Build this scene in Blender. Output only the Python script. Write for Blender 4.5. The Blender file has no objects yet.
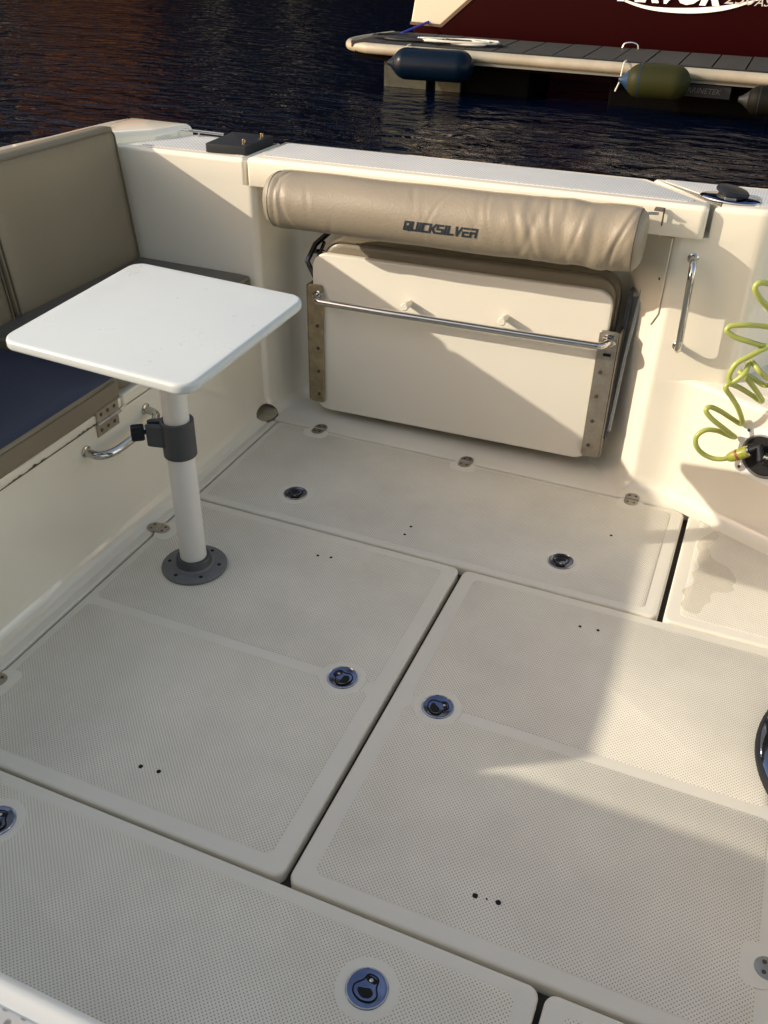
import bpy, bmesh, math, random
from math import sin, cos, pi, radians, sqrt, atan2
from mathutils import Vector, Matrix
random.seed(7)
S = bpy.context.scene
COL = S.collection

# ------------------------------------------------------------------ helpers
def mat(name, col, rough=0.5, metal=0.0, spec=0.5, coat=0.0, var=0.0, var_scale=6.0, var_col=None,
        bump=0.0, bump_scale=40.0, rough_var=0.0):
    m = bpy.data.materials.new(name); m.use_nodes = True
    nt = m.node_tree; b = nt.nodes['Principled BSDF']
    b.inputs['Base Color'].default_value = (*col, 1); b.inputs['Roughness'].default_value = rough
    b.inputs['Metallic'].default_value = metal; b.inputs['Specular IOR Level'].default_value = spec
    b.inputs['Coat Weight'].default_value = coat
    tc = None
    if var or bump or rough_var:
        tc = nt.nodes.new('ShaderNodeNewGeometry')
    if var:
        n = nt.nodes.new('ShaderNodeTexNoise'); n.inputs['Scale'].default_value = var_scale; n.inputs['Detail'].default_value = 6
        n.inputs['Roughness'].default_value = 0.65
        nt.links.new(tc.outputs['Position'], n.inputs['Vector'])
        r = nt.nodes.new('ShaderNodeMapRange'); r.inputs[1].default_value = 0.35; r.inputs[2].default_value = 0.75
        nt.links.new(n.outputs['Fac'], r.inputs[0]); r.inputs[3].default_value = 0; r.inputs[4].default_value = var
        mx = nt.nodes.new('ShaderNodeMix'); mx.data_type = 'RGBA'
        mx.inputs[6].default_value = (*col, 1); mx.inputs[7].default_value = (*(var_col or [c*0.5 for c in col]), 1)
        nt.links.new(r.outputs[0], mx.inputs[0]); nt.links.new(mx.outputs[2], b.inputs['Base Color'])
    if rough_var:
        n = nt.nodes.new('ShaderNodeTexNoise'); n.inputs['Scale'].default_value = 9; n.inputs['Detail'].default_value = 5
        nt.links.new(tc.outputs['Position'], n.inputs['Vector'])
        r = nt.nodes.new('ShaderNodeMapRange'); r.inputs[1].default_value = 0.3; r.inputs[2].default_value = 0.7
        r.inputs[3].default_value = rough; r.inputs[4].default_value = rough + rough_var
        nt.links.new(n.outputs['Fac'], r.inputs[0]); nt.links.new(r.outputs[0], b.inputs['Roughness'])
    if bump:
        n = nt.nodes.new('ShaderNodeTexNoise'); n.inputs['Scale'].default_value = bump_scale; n.inputs['Detail'].default_value = 4
        nt.links.new(tc.outputs['Position'], n.inputs['Vector'])
        bp = nt.nodes.new('ShaderNodeBump'); bp.inputs['Strength'].default_value = bump; bp.inputs['Distance'].default_value = 0.004
        nt.links.new(n.outputs['Fac'], bp.inputs['Height']); nt.links.new(bp.outputs['Normal'], b.inputs['Normal'])
    return m

def nonskid(name, col, pit, pitch=0.0043, rough=0.55, depth=0.0005):
    """moulded dimple pattern of small staggered pits, as real relief in the gelcoat with a darker colour in the pits"""
    m = bpy.data.materials.new(name); m.use_nodes = True
    nt = m.node_tree; b = nt.nodes['Principled BSDF']; L = nt.links.new
    geo = nt.nodes.new('ShaderNodeNewGeometry'); sep = nt.nodes.new('ShaderNodeSeparateXYZ'); L(geo.outputs['Position'], sep.inputs[0])
    def math_(op, a, bb=None):
        n = nt.nodes.new('ShaderNodeMath'); n.operation = op
        for i, v in enumerate((a, bb)):
            if v is None: continue
            if isinstance(v, (int, float)): n.inputs[i].default_value = v
            else: L(v, n.inputs[i])
        return n.outputs[0]
    k = pi / pitch
    sx = math_('SINE', math_('MULTIPLY', sep.outputs[0], k)); sy = math_('SINE', math_('MULTIPLY', sep.outputs[1], k))
    pr = math_('MULTIPLY', sx, sy)
    r = nt.nodes.new('ShaderNodeMapRange'); r.interpolation_type = 'SMOOTHSTEP'
    r.inputs[1].default_value = 0.28; r.inputs[2].default_value = 0.9; L(pr, r.inputs[0])
    pitf = r.outputs[0]
    n = nt.nodes.new('ShaderNodeTexNoise'); n.inputs['Scale'].default_value = 3.5; n.inputs['Detail'].default_value = 7; n.inputs['Roughness'].default_value = 0.65
    L(geo.outputs['Position'], n.inputs['Vector'])
    g = nt.nodes.new('ShaderNodeMapRange'); g.inputs[1].default_value = 0.35; g.inputs[2].default_value = 0.7; g.inputs[3].default_value = 0.0; g.inputs[4].default_value = 0.20
    L(n.outputs['Fac'], g.inputs[0])
    m1 = nt.nodes.new('ShaderNodeMix'); m1.data_type = 'RGBA'; m1.inputs[6].default_value = (*col, 1); m1.inputs[7].default_value = (*[c*0.62 for c in pit], 1)
    L(g.outputs[0], m1.inputs[0])
    m2 = nt.nodes.new('ShaderNodeMix'); m2.data_type = 'RGBA'; L(m1.outputs[2], m2.inputs[6]); m2.inputs[7].default_value = (*pit, 1)
    pf = math_('MULTIPLY', pitf, 0.85); L(pf, m2.inputs[0]); L(m2.outputs[2], b.inputs['Base Color'])
    bp = nt.nodes.new('ShaderNodeBump'); bp.invert = True; bp.inputs['Strength'].default_value = 0.6; bp.inputs['Distance'].default_value = depth
    L(pitf, bp.inputs['Height']); L(bp.outputs['Normal'], b.inputs['Normal'])
    b.inputs['Roughness'].default_value = rough
    return m

def link(name, me, m=None, parent=None, smooth=True, angle=35, bevel=0, segs=3):
    me.update()
    o = bpy.data.objects.new(name, me); COL.objects.link(o)
    for x in (m if isinstance(m, (list, tuple)) else [m]):
        if x is not None: me.materials.append(x)
    if parent: o.parent = parent
    if smooth:
        me.shade_smooth(); me.set_sharp_from_angle(angle=radians(angle))
    if bevel:
        b = o.modifiers.new('bevel', 'BEVEL'); b.width = bevel; b.segments = segs; b.limit_method = 'ANGLE'; b.angle_limit = radians(30)
        b.harden_normals = True
    return o
def mesh(name, vs, fs):
    me = bpy.data.meshes.new(name); me.from_pydata([tuple(v) for v in vs], [], fs)
    bm = bmesh.new(); bm.from_mesh(me); bmesh.ops.recalc_face_normals(bm, faces=bm.faces[:]); bm.to_mesh(me); bm.free()
    return me
def thing(name, label, cat, loc=(0, 0, 0), group=None):
    o = bpy.data.objects.new(name, None); COL.objects.link(o); o.location = loc; o.empty_display_size = 0.05
    return tag(o, label, cat, group)
def tag(o, label, cat, group=None):
    o['label'] = label; o['category'] = cat
    if group: o['group'] = group
    return o
def struct(o): o['kind'] = 'structure'; return o

def round_poly(pts, n=6):
    """pts: (x, y, r)"""
    out = []; N = len(pts)
    for i in range(N):
        x, y, *r = pts[i]; r = r[0] if r else 0; p = Vector((x, y))
        if r <= 0: out.append((x, y)); continue
        a = Vector(pts[i-1][:2]) - p; b = Vector(pts[(i+1) % N][:2]) - p
        a.normalize(); b.normalize(); ang = a.angle(b); d = r / math.tan(ang/2)
        c = p + (a+b).normalized() * (r / sin(ang/2)); s = p + a*d; e = p + b*d
        a0 = atan2(s.y-c.y, s.x-c.x); a1 = atan2(e.y-c.y, e.x-c.x); da = (a1-a0+pi) % (2*pi) - pi
        for k in range(n+1):
            t = a0 + da*k/n; out.append((c.x + r*cos(t), c.y + r*sin(t)))
    return out
def rrect(x0, y0, x1, y1, r=0.02, n=6): return round_poly([(x0, y0, r), (x1, y0, r), (x1, y1, r), (x0, y1, r)], n)
def area(p): return sum(p[i-1][0]*p[i][1]-p[i][0]*p[i-1][1] for i in range(len(p)))/2
def inset(p, d):
    """offset polygon inwards by d (outwards if negative)"""
    if area(p) < 0: p = p[::-1]
    if abs(d) < 1e-9: return p
    out = []; N = len(p)
    for i in range(N):
        a = Vector(p[i-1]); b = Vector(p[i]); c = Vector(p[(i+1) % N])
        e1 = (b-a).normalized() if (b-a).length > 1e-7 else (c-b).normalized(); e2 = (c-b).normalized() if (c-b).length > 1e-7 else e1
        n1 = Vector((-e1.y, e1.x)); n2 = Vector((-e2.y, e2.x)); m = (n1+n2)
        if m.length < 1e-6: m = n1
        m.normalize(); k = d / max(0.35, m.dot(n1)); out.append((b.x+m.x*k, b.y+m.y*k))
    return out
def loft(poly, rings, cap0=True, cap1=True):
    """rings: (z, inset)"""
    if area(poly) < 0: poly = poly[::-1]
    vs = []; fs = []; N = len(poly)
    for z, d in rings: vs += [(x, y, z) for x, y in inset(poly, d)]
    for k in range(len(rings)-1):
        for i in range(N):
            j = (i+1) % N; fs.append((k*N+i, k*N+j, (k+1)*N+j, (k+1)*N+i))
    if cap0: fs.append(tuple(range(N))[::-1])
    if cap1: fs.append(tuple(range((len(rings)-1)*N, len(rings)*N)))
    return vs, fs
def top_round(z0, z1, r, n=4):
    return [(z0, 0)] + [(z1 - r + r*sin(t*pi/2/n), r - r*cos(t*pi/2/n)) for t in range(n+1)]
def both_round(z0, z1, r, n=4):
    return [(z0 + r - r*cos(t*pi/2/n), r - r*sin(t*pi/2/n)) for t in range(n+1)] + [(z1 - r + r*sin(t*pi/2/n), r - r*cos(t*pi/2/n)) for t in range(n+1)]
def combine(*parts):
    vs = []; fs = []
    for v, f in parts:
        o = len(vs); vs += list(v); fs += [tuple(i+o for i in t) for t in f]
    return vs, fs
def box(x0, y0, z0, x1, y1, z1):
    v = [(x0,y0,z0),(x1,y0,z0),(x1,y1,z0),(x0,y1,z0),(x0,y0,z1),(x1,y0,z1),(x1,y1,z1),(x0,y1,z1)]
    return v, [(0,3,2,1),(4,5,6,7),(0,1,5,4),(1,2,6,5),(2,3,7,6),(3,0,4,7)]
def extrude_axis(poly, a0, a1, axis):
    """poly in the two other axes; extruded along axis ('x': poly=(y,z); 'y': poly=(x,z))"""
    N = len(poly); vs = []
    for a in (a0, a1):
        for u, v in poly: vs.append((a, u, v) if axis == 'x' else (u, a, v))
    fs = [tuple(range(N)), tuple(range(N, 2*N))] + [(i, (i+1) % N, N+(i+1) % N, N+i) for i in range(N)]
    return vs, fs
def catmull(pts, n=8, closed=False):
    P = [Vector(p) for p in pts]; out = []; N = len(P)
    rng = range(N if closed else N-1)
    for i in rng:
        p1 = P[i]; p2 = P[(i+1) % N]
        p0 = P[i-1] if (i > 0 or closed) else p1*2-p2; p3 = P[(i+2) % N] if (i+2 < N or closed) else p2*2-p1
        for k in range(n):
            t = k/n
            out.append(0.5*((2*p1)+(-p0+p2)*t+(2*p0-5*p1+4*p2-p3)*t*t+(-p0+3*p1-3*p2+p3)*t**3))
    if not closed: out.append(P[-1])
    return out
def tube(path, r, n=12, closed=False, radii=None):
    P = [Vector(p) for p in path]; N = len(P); vs = []; fs = []
    up = None
    for i in range(N):
        if closed: t = (P[(i+1) % N]-P[i-1])
        else: t = (P[min(i+1, N-1)]-P[max(i-1, 0)])
        t.normalize()
        if up is None:
            up = t.orthogonal().normalized()
        up = (up - t*up.dot(t)); up.normalize(); s = t.cross(up)
        rr = radii[i] if radii else r
        for k in range(n):
            a = 2*pi*k/n; vs.append(P[i] + (up*cos(a)+s*sin(a))*rr)
    M = N if closed else N-1
    for i in range(M):
        for k in range(n):
            a = i*n+k; b = i*n+(k+1) % n; c = ((i+1) % N)*n+(k+1) % n; d = ((i+1) % N)*n+k
            fs.append((a, b, c, d))
    if not closed:
        fs.append(tuple(range(n))[::-1]); fs.append(tuple(range((N-1)*n, N*n)))
    return vs, fs
def lathe(profile, n=40, loc=(0, 0, 0), rot=None):
    """profile: (r, z) from bottom to top around z"""
    vs = []; fs = []
    for r, z in profile:
        for k in range(n):
            a = 2*pi*k/n; vs.append(Vector((r*cos(a), r*sin(a), z)))
    for i in range(len(profile)-1):
        for k in range(n):
            fs.append((i*n+k, i*n+(k+1) % n, (i+1)*n+(k+1) % n, (i+1)*n+k))
    if profile[0][0] > 1e-5: fs.append(tuple(range(n))[::-1])
    if profile[-1][0] > 1e-5: fs.append(tuple(range((len(profile)-1)*n, len(profile)*n)))
    M = rot or Matrix.Identity(3); l = Vector(loc)
    return [M @ v + l for v in vs], fs
def xf(part, M):
    return [M @ Vector(v) for v in part[0]], part[1]
def tilt(part, k=0.012, x0=-1.5):
    return [(v[0], v[1], v[2] + k*(v[0]-x0)) for v in part[0]], part[1]
def toward(d):           # rotation taking +z to d
    return Vector((0, 0, 1)).rotation_difference(Vector(d)).to_matrix()

# ------------------------------------------------------------------ materials
GEL = mat('gelcoat', (0.765, 0.712, 0.585), 0.06, spec=0.5, var=0.10, var_scale=3.0, var_col=(0.62, 0.56, 0.42), rough_var=0.04, coat=0.6)
GELD = mat('gelcoat_deck', (0.72, 0.68, 0.575), 0.30, var=0.22, var_scale=5.0, var_col=(0.56, 0.52, 0.42), rough_var=0.15)
NS = nonskid('nonskid_deck', (0.79, 0.74, 0.62), (0.27, 0.24, 0.18), depth=0.0009)
NSG = nonskid('nonskid_gunwale', (0.54, 0.545, 0.53), (0.16, 0.16, 0.15), pitch=0.0075, rough=0.8)
GUT = mat('gutter_dark', (0.035, 0.03, 0.022), 0.8, var=0.6, var_scale=25)  # dark base colour seen through the gaps between the hatches
PANEL = mat('panel_gelcoat', (0.77, 0.72, 0.61), 0.10, var=0.07, var_scale=2.5, var_col=(0.64, 0.60, 0.48))
WHITE = mat('white_plastic', (0.54, 0.575, 0.57), 0.22, var=0.35, var_scale=5.5, var_col=(0.47, 0.52, 0.53), rough_var=0.25, bump=0.04, bump_scale=60)
POST = mat('post_white', (0.66, 0.65, 0.61), 0.38, var=0.35, var_scale=18, var_col=(0.6, 0.57, 0.5))
GREYP = mat('grey_plastic', (0.045, 0.05, 0.055), 0.5, bump=0.1, bump_scale=300)
FLANGE = mat('flange_grey', (0.13, 0.135, 0.135), 0.5, var=0.3, var_scale=60)
BLACKP = mat('black_plastic', (0.007, 0.009, 0.012), 0.6, spec=0.3)
BLACK = mat('black_void', (0.004, 0.004, 0.004), 0.9)
TAN = mat('tan_vinyl', (0.25, 0.215, 0.158), 0.48, var=0.2, var_scale=5, var_col=(0.22, 0.18, 0.125), bump=0.25, bump_scale=160)
TAND = mat('tan_vinyl_back', (0.205, 0.172, 0.117), 0.38, var=0.25, var_scale=4, var_col=(0.15, 0.122, 0.08), bump=0.2, bump_scale=140)
PIPE = mat('seam_brown', (0.10, 0.08, 0.055), 0.6)
NAVY = mat('navy_vinyl', (0.024, 0.031, 0.056), 0.5, bump=0.2, bump_scale=160, var=0.3, var_scale=4)
TAUPE = mat('dark_taupe_vinyl', (0.10, 0.088, 0.07), 0.5, bump=0.2, bump_scale=160)
CHROME = mat('polished_steel', (0.55, 0.54, 0.52), 0.10, metal=1.0, var=0.25, var_scale=30, var_col=(0.42, 0.38, 0.3))
STEEL = mat('dull_steel', (0.42, 0.39, 0.34), 0.38, metal=0.9, var=0.6, var_scale=35, var_col=(0.22, 0.17, 0.10))
AGED = mat('aged_alloy', (0.36, 0.29, 0.17), 0.5, metal=0.35, var=0.75, var_scale=38, var_col=(0.13, 0.095, 0.05), bump=0.3, bump_scale=120)
SCREW = mat('screw_dark', (0.10, 0.08, 0.06), 0.45, metal=0.7)
DIRT = mat('seam_dirt', (0.05, 0.042, 0.02), 0.8, var=0.9, var_scale=60, var_col=(0.25, 0.22, 0.15))
HOSE = mat('lime_hose', (0.36, 0.40, 0.09), 0.35, spec=0.5, var=0.1, var_scale=20)
LATCHM = mat('sky_tint_alloy', (0.16, 0.19, 0.30), 0.16, metal=1.0, var=0.4, var_scale=80, var_col=(0.05, 0.07, 0.13))  # metal tinted dark blue; the sky's reflection is put into the colour
LIME = mat('lime_fitting', (0.27, 0.28, 0.035), 0.4)
ORANGE = mat('orange_seal', (0.25, 0.06, 0.02), 0.5)
PWHITE = mat('plate_white', (0.78, 0.77, 0.73), 0.3)
INK = mat('lettering', (0.012, 0.02, 0.03), 0.5)
STAIN = mat('dried_water_stain', (0.64, 0.58, 0.45), 0.5)

CAM = Vector((0, 0, 1.55))
YAW, PITCH, ROLL, FPX = 0.387, 0.595, 0.021, 906.5
fw = Vector((-sin(YAW)*cos(PITCH), cos(YAW)*cos(PITCH), -sin(PITCH)))
rt = Vector((cos(YAW), sin(YAW), 0)); upv = rt.cross(fw)
rt2 = cos(ROLL)*rt + sin(ROLL)*upv; up2 = -sin(ROLL)*rt + cos(ROLL)*upv

# ------------------------------------------------------------------ deck (the ground)
ZG = -0.03
xL, xM, xR, yF, yB, yN = -1.437, -0.555, -0.012, 1.955, 2.503, 0.888
deck = struct(link('deck', mesh('deck', *combine(box(-2.3, -2.6, -0.62, 1.45, 2.80, ZG))), GUT))
def slab(poly, z1=0.0, z0=ZG-0.002, r=0.006): return loft(poly, top_round(z0, z1, r, 3))
sur = []
sur.append(slab([(-1.66, -1.2), (xL-0.003, -1.2), (xL-0.003, 2.497), (-1.456, 2.497), (-1.464, 2.478), (-1.482, 2.464), (-1.515, 2.458), (-1.56, 2.47), (-1.58, 2.56), (-1.66, 2.56)]))
sur.append(slab([(-1.455, yB+0.003), (0.62, yB+0.003), (0.62, 2.80), (-1.56, 2.80), (-1.56, 2.57), (-1.515, 2.582), (-1.477, 2.568), (-1.456, 2.54)]))
sur.append(slab([(xL+0.002, -1.2), (1.3, -1.2), (1.3, 0.30), (xL+0.002, 0.30)]))
sur.append(slab([(0.325, 0.31), (1.3, 0.31), (1.3, yF-0.006), (0.325, yF-0.006)]))
deckp = struct(link('deck', mesh('deck', *combine(*sur)), GELD))

# drain scoop at the aft port corner (cut out of the mouldings further below)
dr = thing('deck_drain', 'small dirty drain scoop moulded in the deck corner left of the aft hatch', 'drain', (-1.515, 2.52, 0))
link('scoop', mesh('scoop', *lathe([(0.060, 0.004), (0.056, -0.004), (0.048, -0.015), (0.03, -0.024), (0.0, -0.027)], 32)), mat('scoop_gel', (0.42, 0.36, 0.24), 0.5, var=0.6, var_scale=30), dr)
link('outlet_hole', mesh('outlet_hole', *lathe([(0.011, -0.028), (0.011, -0.020), (0, -0.020)], 16, (0.018, -0.030, 0.003))), BLACK, dr)

# ------------------------------------------------------------------ hatches
def disc(x, y, z, r, h=0.001, n=24): return lathe([(r, 0), (r, h*0.6), (r*0.96, h), (0, h)], n, (x, y, z))
def latch(parent, x, y, ang):
    M = Matrix.Translation((x, y, 0)) @ Matrix.Rotation(ang, 4, 'Z')
    def L(p): return xf(p, M)
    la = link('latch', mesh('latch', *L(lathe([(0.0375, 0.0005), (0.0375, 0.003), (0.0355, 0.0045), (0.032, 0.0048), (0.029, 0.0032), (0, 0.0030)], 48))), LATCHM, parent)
    link('bezel', mesh('bezel', *L(tube([(0.0355*cos(2*pi*k/40), 0.0355*sin(2*pi*k/40), 0.0040) for k in range(40)], 0.0014, 6, True))), CHROME, la)
    # pear-shaped lifting ring outline, dark grip slot, lock nub
    out = [(-0.022,-0.004),(-0.017,-0.017),(0,-0.023),(0.017,-0.017),(0.022,-0.004),(0.014,0.008),(0.010,0.022),(0,0.025),(-0.010,0.022),(-0.013,0.010)]
    pth = [(a, b, 0.0036) for a, b in out]
    link('ring_groove', mesh('ring_groove', *L(tube(catmull(pth, 5, True), 0.0014, 6, True))), BLACK, la)
    sl = [(-0.014,-0.006),(-0.004,-0.002),(0.006,0.002),(0.014,-0.004),(0.011,-0.013),(0,-0.017),(-0.010,-0.013)]
    sp = [(p.x, p.y) for p in catmull([(a, b, 0) for a, b in sl], 4, True)]
    link('grip_slot', mesh('grip_slot', *L(loft(sp, [(0.0025, 0), (0.0038, 0)]))), BLACK, la)
    kk = [(p.x, p.y) for p in catmull([(-0.008, 0.012, 0), (0.008, 0.012, 0), (0.009, 0.021, 0), (-0.009, 0.021, 0)], 4, True)]
    link('key_slot', mesh('key_slot', *L(loft(kk, [(0.0025, 0), (0.0037, 0)]))), BLACK, la)
    link('lock_pin', mesh('lock_pin', *L(lathe([(0.0035, 0.003), (0.0035, 0.005), (0.002, 0.0058), (0, 0.0058)], 12, (0, 0.015, 0)))), CHROME, la)
    return la
def floor_hinge(parent, x, y, ang, m=None, round_leaf=True):
    M = Matrix.Translation((x, y, 0)) @ Matrix.Rotation(ang, 4, 'Z')     # knuckle runs along local y
    def L(p): return xf(p, M)
    shape = [p for p in rrect(-0.036, -0.022, 0.036, 0.022, 0.0215, 8)]
    hz = link('hinge', mesh('hinge', *L(loft(shape, top_round(0.0, 0.0035, 0.001, 2)))), m or STEEL, parent)
    link('knuckle', mesh('knuckle', *L(tube([(0, -0.021, 0.0035), (0, 0.021, 0.0035)], 0.0035, 10))), m or STEEL, hz)
    for sx in (-1, 1):
        for sy in (-1, 1):
            link('screw', mesh('screw', *L(lathe([(0.0042, 0.003), (0.0042, 0.0042), (0.0015, 0.0040), (0, 0.0038)], 12, (sx*0.019, sy*0.010, 0)))), SCREW, hz)
    return hz
def hatch(label, poly, pads, latches=(), hinges=(), holes=(), rings=(), thick=True):
    x = sum(p[0] for p in poly)/len(poly); y = sum(p[1] for p in poly)/len(poly)
    t = thing('deck_hatch', label, 'hatch', (0, 0, 0), 'hatches in the cockpit floor')
    link('lid', mesh('lid', *loft(poly, [(ZG-0.001, 0.0)] + top_round(ZG, 0, 0.007, 4)[1:])), GELD, t)
    for p in pads:
        link('non_slip_pad', mesh('non_slip_pad', *loft(p, [(-0.004, 0), (0.0006, 0), (0.0016, 0.0018)])), NS, t)
    for (lx, ly, a) in latches:
        link('latch_surround', mesh('latch_surround', *lathe([(0.056, 0.0), (0.056, 0.0019), (0.052, 0.0028), (0.04, 0.0022), (0, 0.0022)], 40, (lx, ly, 0))), GELD, t)
        latch(t, lx, ly, a)
    for (hx, hy, a) in hinges:
        link('hinge_surround', mesh('hinge_surround', *xf(loft(rrect(-0.060, -0.044, -0.004, 0.044, 0.022), [(-0.003, 0), (0.0019, 0), (0.0022, 0.003)]), Matrix.Translation((hx, hy, -0.0003)) @ Matrix.Rotation(a, 4, 'Z'))), GELD, t)
        floor_hinge(t, hx, hy, a)
    for (hx, hy, r) in holes:
        link('screw_hole', mesh('screw_hole', *disc(hx, hy, 0.0012, r, 0.0012, 12)), BLACK, t)
    return t
b_ = 0.028
def pad(x0, y0, x1, y1): return rrect(x0, y0, x1, y1, 0.018)
g = 0.004
H1 = hatch('large hatch with the white table pedestal standing on it', rrect(xL+g, yN+g, xM-0.006, yF-g, 0.022),
    [pad(xL+b_, yN+0.040, xM-0.048, 1.408), pad(xL+b_, 1.438, xM-0.048, yF-0.035)],
    [(-0.6785, 1.424, radians(60))], [(xL, 1.767, pi), (xL+0.001, 1.088, pi)],
    [(-0.949, 1.838, .0042), (-0.911, 1.845, .0042), (-0.961, 1.008, .005), (-0.918, 1.012, .005)])
H2 = hatch('large hatch right of the pedestal hatch, half in bright sunlight', rrect(xM+0.007, yN+g, 0.320, yF-g, 0.022),
    [pad(xM+0.047, yN+0.040, 0.320-b_, 1.408), pad(xM+0.047, 1.438, 0.320-b_, yF-0.035)],
    [(-0.437, 1.427, radians(-55))], [(0.322, 1.075, 0)],
    [(-0.197, 1.841, .0042), (-0.151, 1.845, .0042), (-0.208, 1.004, .0055), (-0.164, 1.008, .0055), (-0.186, 1.006, .002)])
H3 = hatch('long narrow hatch below the folded bench, hinged along the transom', rrect(xL+g, yF+g, xR-0.006, yB-g, 0.022),
    [pad(xL+b_, yF+0.030, xR-0.045, yB-0.020)],
    [(-1.156, 2.099, radians(200)), (-0.309, 2.094, radians(190))], [(-1.272, yB+.001, pi/2), (-0.731, yB+.001, pi/2), (-0.182, yB+.001, pi/2)],
    [(-0.76, 2.08, .0042), (-0.762, 2.035, .0042), (-0.203, 2.281, .0042)])
pp = [(xR+0.008, yF+g), (0.62, yF+g), (0.62, 2.20), (0.019, 2.500), (xR+0.008, 2.503)]
H4 = hatch('water-stained hatch in the sun in front of the moulded step', round_poly([(xR+0.008, yF+g, .02), (0.62, yF+g, .01), (0.62, 2.235, .01), (0.055, 2.500, .02), (xR+0.008, 2.500, .015)]),
    [round_poly([(xR+0.045, yF+0.040, .015), (0.60, yF+0.040, .01), (0.60, 2.20, .01), (0.02, 2.468, .012), (xR+0.045, 2.468, .008)])])
# dried water stain on that hatch: a very thin residue film with a wandering outline
so_ = [(0.078,2.43),(0.092,2.405),(0.080,2.375),(0.066,2.345),(0.074,2.32),(0.083,2.292),(0.100,2.275),(0.128,2.262),(0.146,2.238),(0.158,2.205),(0.150,2.178),(0.157,2.160),(0.136,2.140),(0.112,2.132),(0.098,2.110),(0.102,2.085),(0.088,2.060),(0.078,2.020),(0.048,2.018),(0.030,2.040),(0.036,2.075),(0.026,2.105),(0.046,2.135),(0.050,2.165),(0.040,2.195),(0.056,2.225),(0.046,2.262),(0.048,2.300),(0.036,2.335),(0.046,2.375),(0.062,2.405)]
sp_ = [(p.x, p.y) for p in catmull([(a, b, 0) for a, b in so_], 5, True)]
link('stain', mesh('stain', *loft(sp_, [(0.0010, 0), (0.0020, 0)])), STAIN, H4, smooth=False)
nt = STAIN.node_tree; nt.nodes['Principled BSDF'].inputs['Alpha'].default_value = 0.24

H5 = hatch('nearest hatch along the bottom left, with two blue-tinted latches', rrect(xL+g, 0.31, -0.049, yN-g, 0.022),
    [pad(xL+b_, 0.345, -0.085, yN-0.034)],
    [(-0.324, 0.763, radians(-8)), (-1.142, 0.777, radians(10))])
H6 = hatch('small hatch corner at the bottom edge, right of the nearest long hatch', rrect(-0.038, 0.31, 0.320, yN-g, 0.022),
    [pad(-0.002, 0.345, 0.29, yN-0.034)])
# dead-knot specks
# ------------------------------------------------------------------ transom
TR = thing('transom', 'cream moulded transom wall with a recess behind the folded bench', 'transom', (-0.8, 2.7, 0))
TRo = TR.location.copy()
def P(name, part, m, parent, tl=True, **kw):
    o = link(name, mesh(name, *(tilt(part) if tl else part)), m, None, **kw)
    o.parent = parent
    off = Vector((0, 0, 0)); q = parent
    while q is not None: off += q.location; q = q.parent
    for v in o.data.vertices: v.co -= off
    return o
low = round_poly([(-2.28, 2.55, 0), (-1.505, 2.55, .028), (-1.468, 2.742, .05), (-0.345, 2.742, .04), (-0.205, 2.572, .03), (0.015, 2.598, .055), (0.13, 2.83, .02), (0.13, 2.86, 0), (-2.28, 2.80, 0)], 8)
fil = [(0.0, -0.045), (0.004, -0.030), (0.013, -0.015), (0.028, -0.005), (0.048, 0), (0.792, 0)]
P('wall', [(lambda p: ([(v[0], v[1], v[2]+0.012*(v[0]+1.5)*min(1.0, max(0.0, v[2]/0.4))) for v in p[0]], p[1]))(loft(low, [(-0.02, -0.046)]+fil))][0], GEL, TR, False)
topL = round_poly([(-2.28, 2.55, 0), (-1.535, 2.55, .012), (-1.535, 2.80, .006), (-2.28, 2.80, 0)], 5)
P('gunwale', loft(topL, top_round(0.792, 0.873, 0.014)), GEL, TR)
topR = round_poly([(-0.130, 2.5811, .008), (0.015, 2.598, .055), (0.13, 2.83, .02), (0.13, 2.86, 0), (-0.325, 2.83, 0), (-0.325, 2.80, .01), (-0.128, 2.63, .02)], 6)
P('gunwale', loft(topR, top_round(0.792, 0.875, 0.016)), GEL, TR)
# filler behind the cover
P('inner_rail', box(-1.53, 2.755, 0.78, -0.2, 2.798, 0.85), GEL, TR)
cov = round_poly([(-1.524, 2.545, .012), (-0.140, 2.552, .02), (-0.142, 2.622, .02), (-0.338, 2.80, .02), (-1.524, 2.80, .01)], 6)
C0 = P('transom_cover', loft(cov, [(0.794, 0.010), (0.794, 0.002), (0.797, 0)] + top_round(0.80, 0.879, 0.013)[1:]), GEL, TR)
covp = round_poly([(-1.495, 2.588, .015), (-0.175, 2.588, .02), (-0.19, 2.625, .02), (-0.352, 2.775, .03), (-1.495, 2.775, .015)], 6)
link('non_slip_pad', mesh('non_slip_pad', *(lambda p: ([(v[0]-TRo.x, v[1]-TRo.y, v[2]) for v in p[0]], p[1]))(tilt(loft(covp, [(0.876, 0), (0.8803, 0), (0.8808, 0.003)])))), NSG, C0)
P('non_slip_pad', loft(round_poly([(-1.98, 2.585, .01), (-1.555, 2.585, .01), (-1.555, 2.785, .01), (-1.86, 2.785, .01), (-1.91, 2.67, .03)], 5), [(0.870, 0), (0.8743, 0), (0.8748, 0.003)]), NSG, TR)
P('non_slip_pad', loft(round_poly([(-0.112, 2.64, .012), (0.0, 2.632, .045), (0.10, 2.82, .02), (-0.29, 2.82, .01), (-0.29, 2.80, .01)], 5), [(0.872, 0), (0.8763, 0), (0.8768, 0.003)]), NSG, TR)
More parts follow.
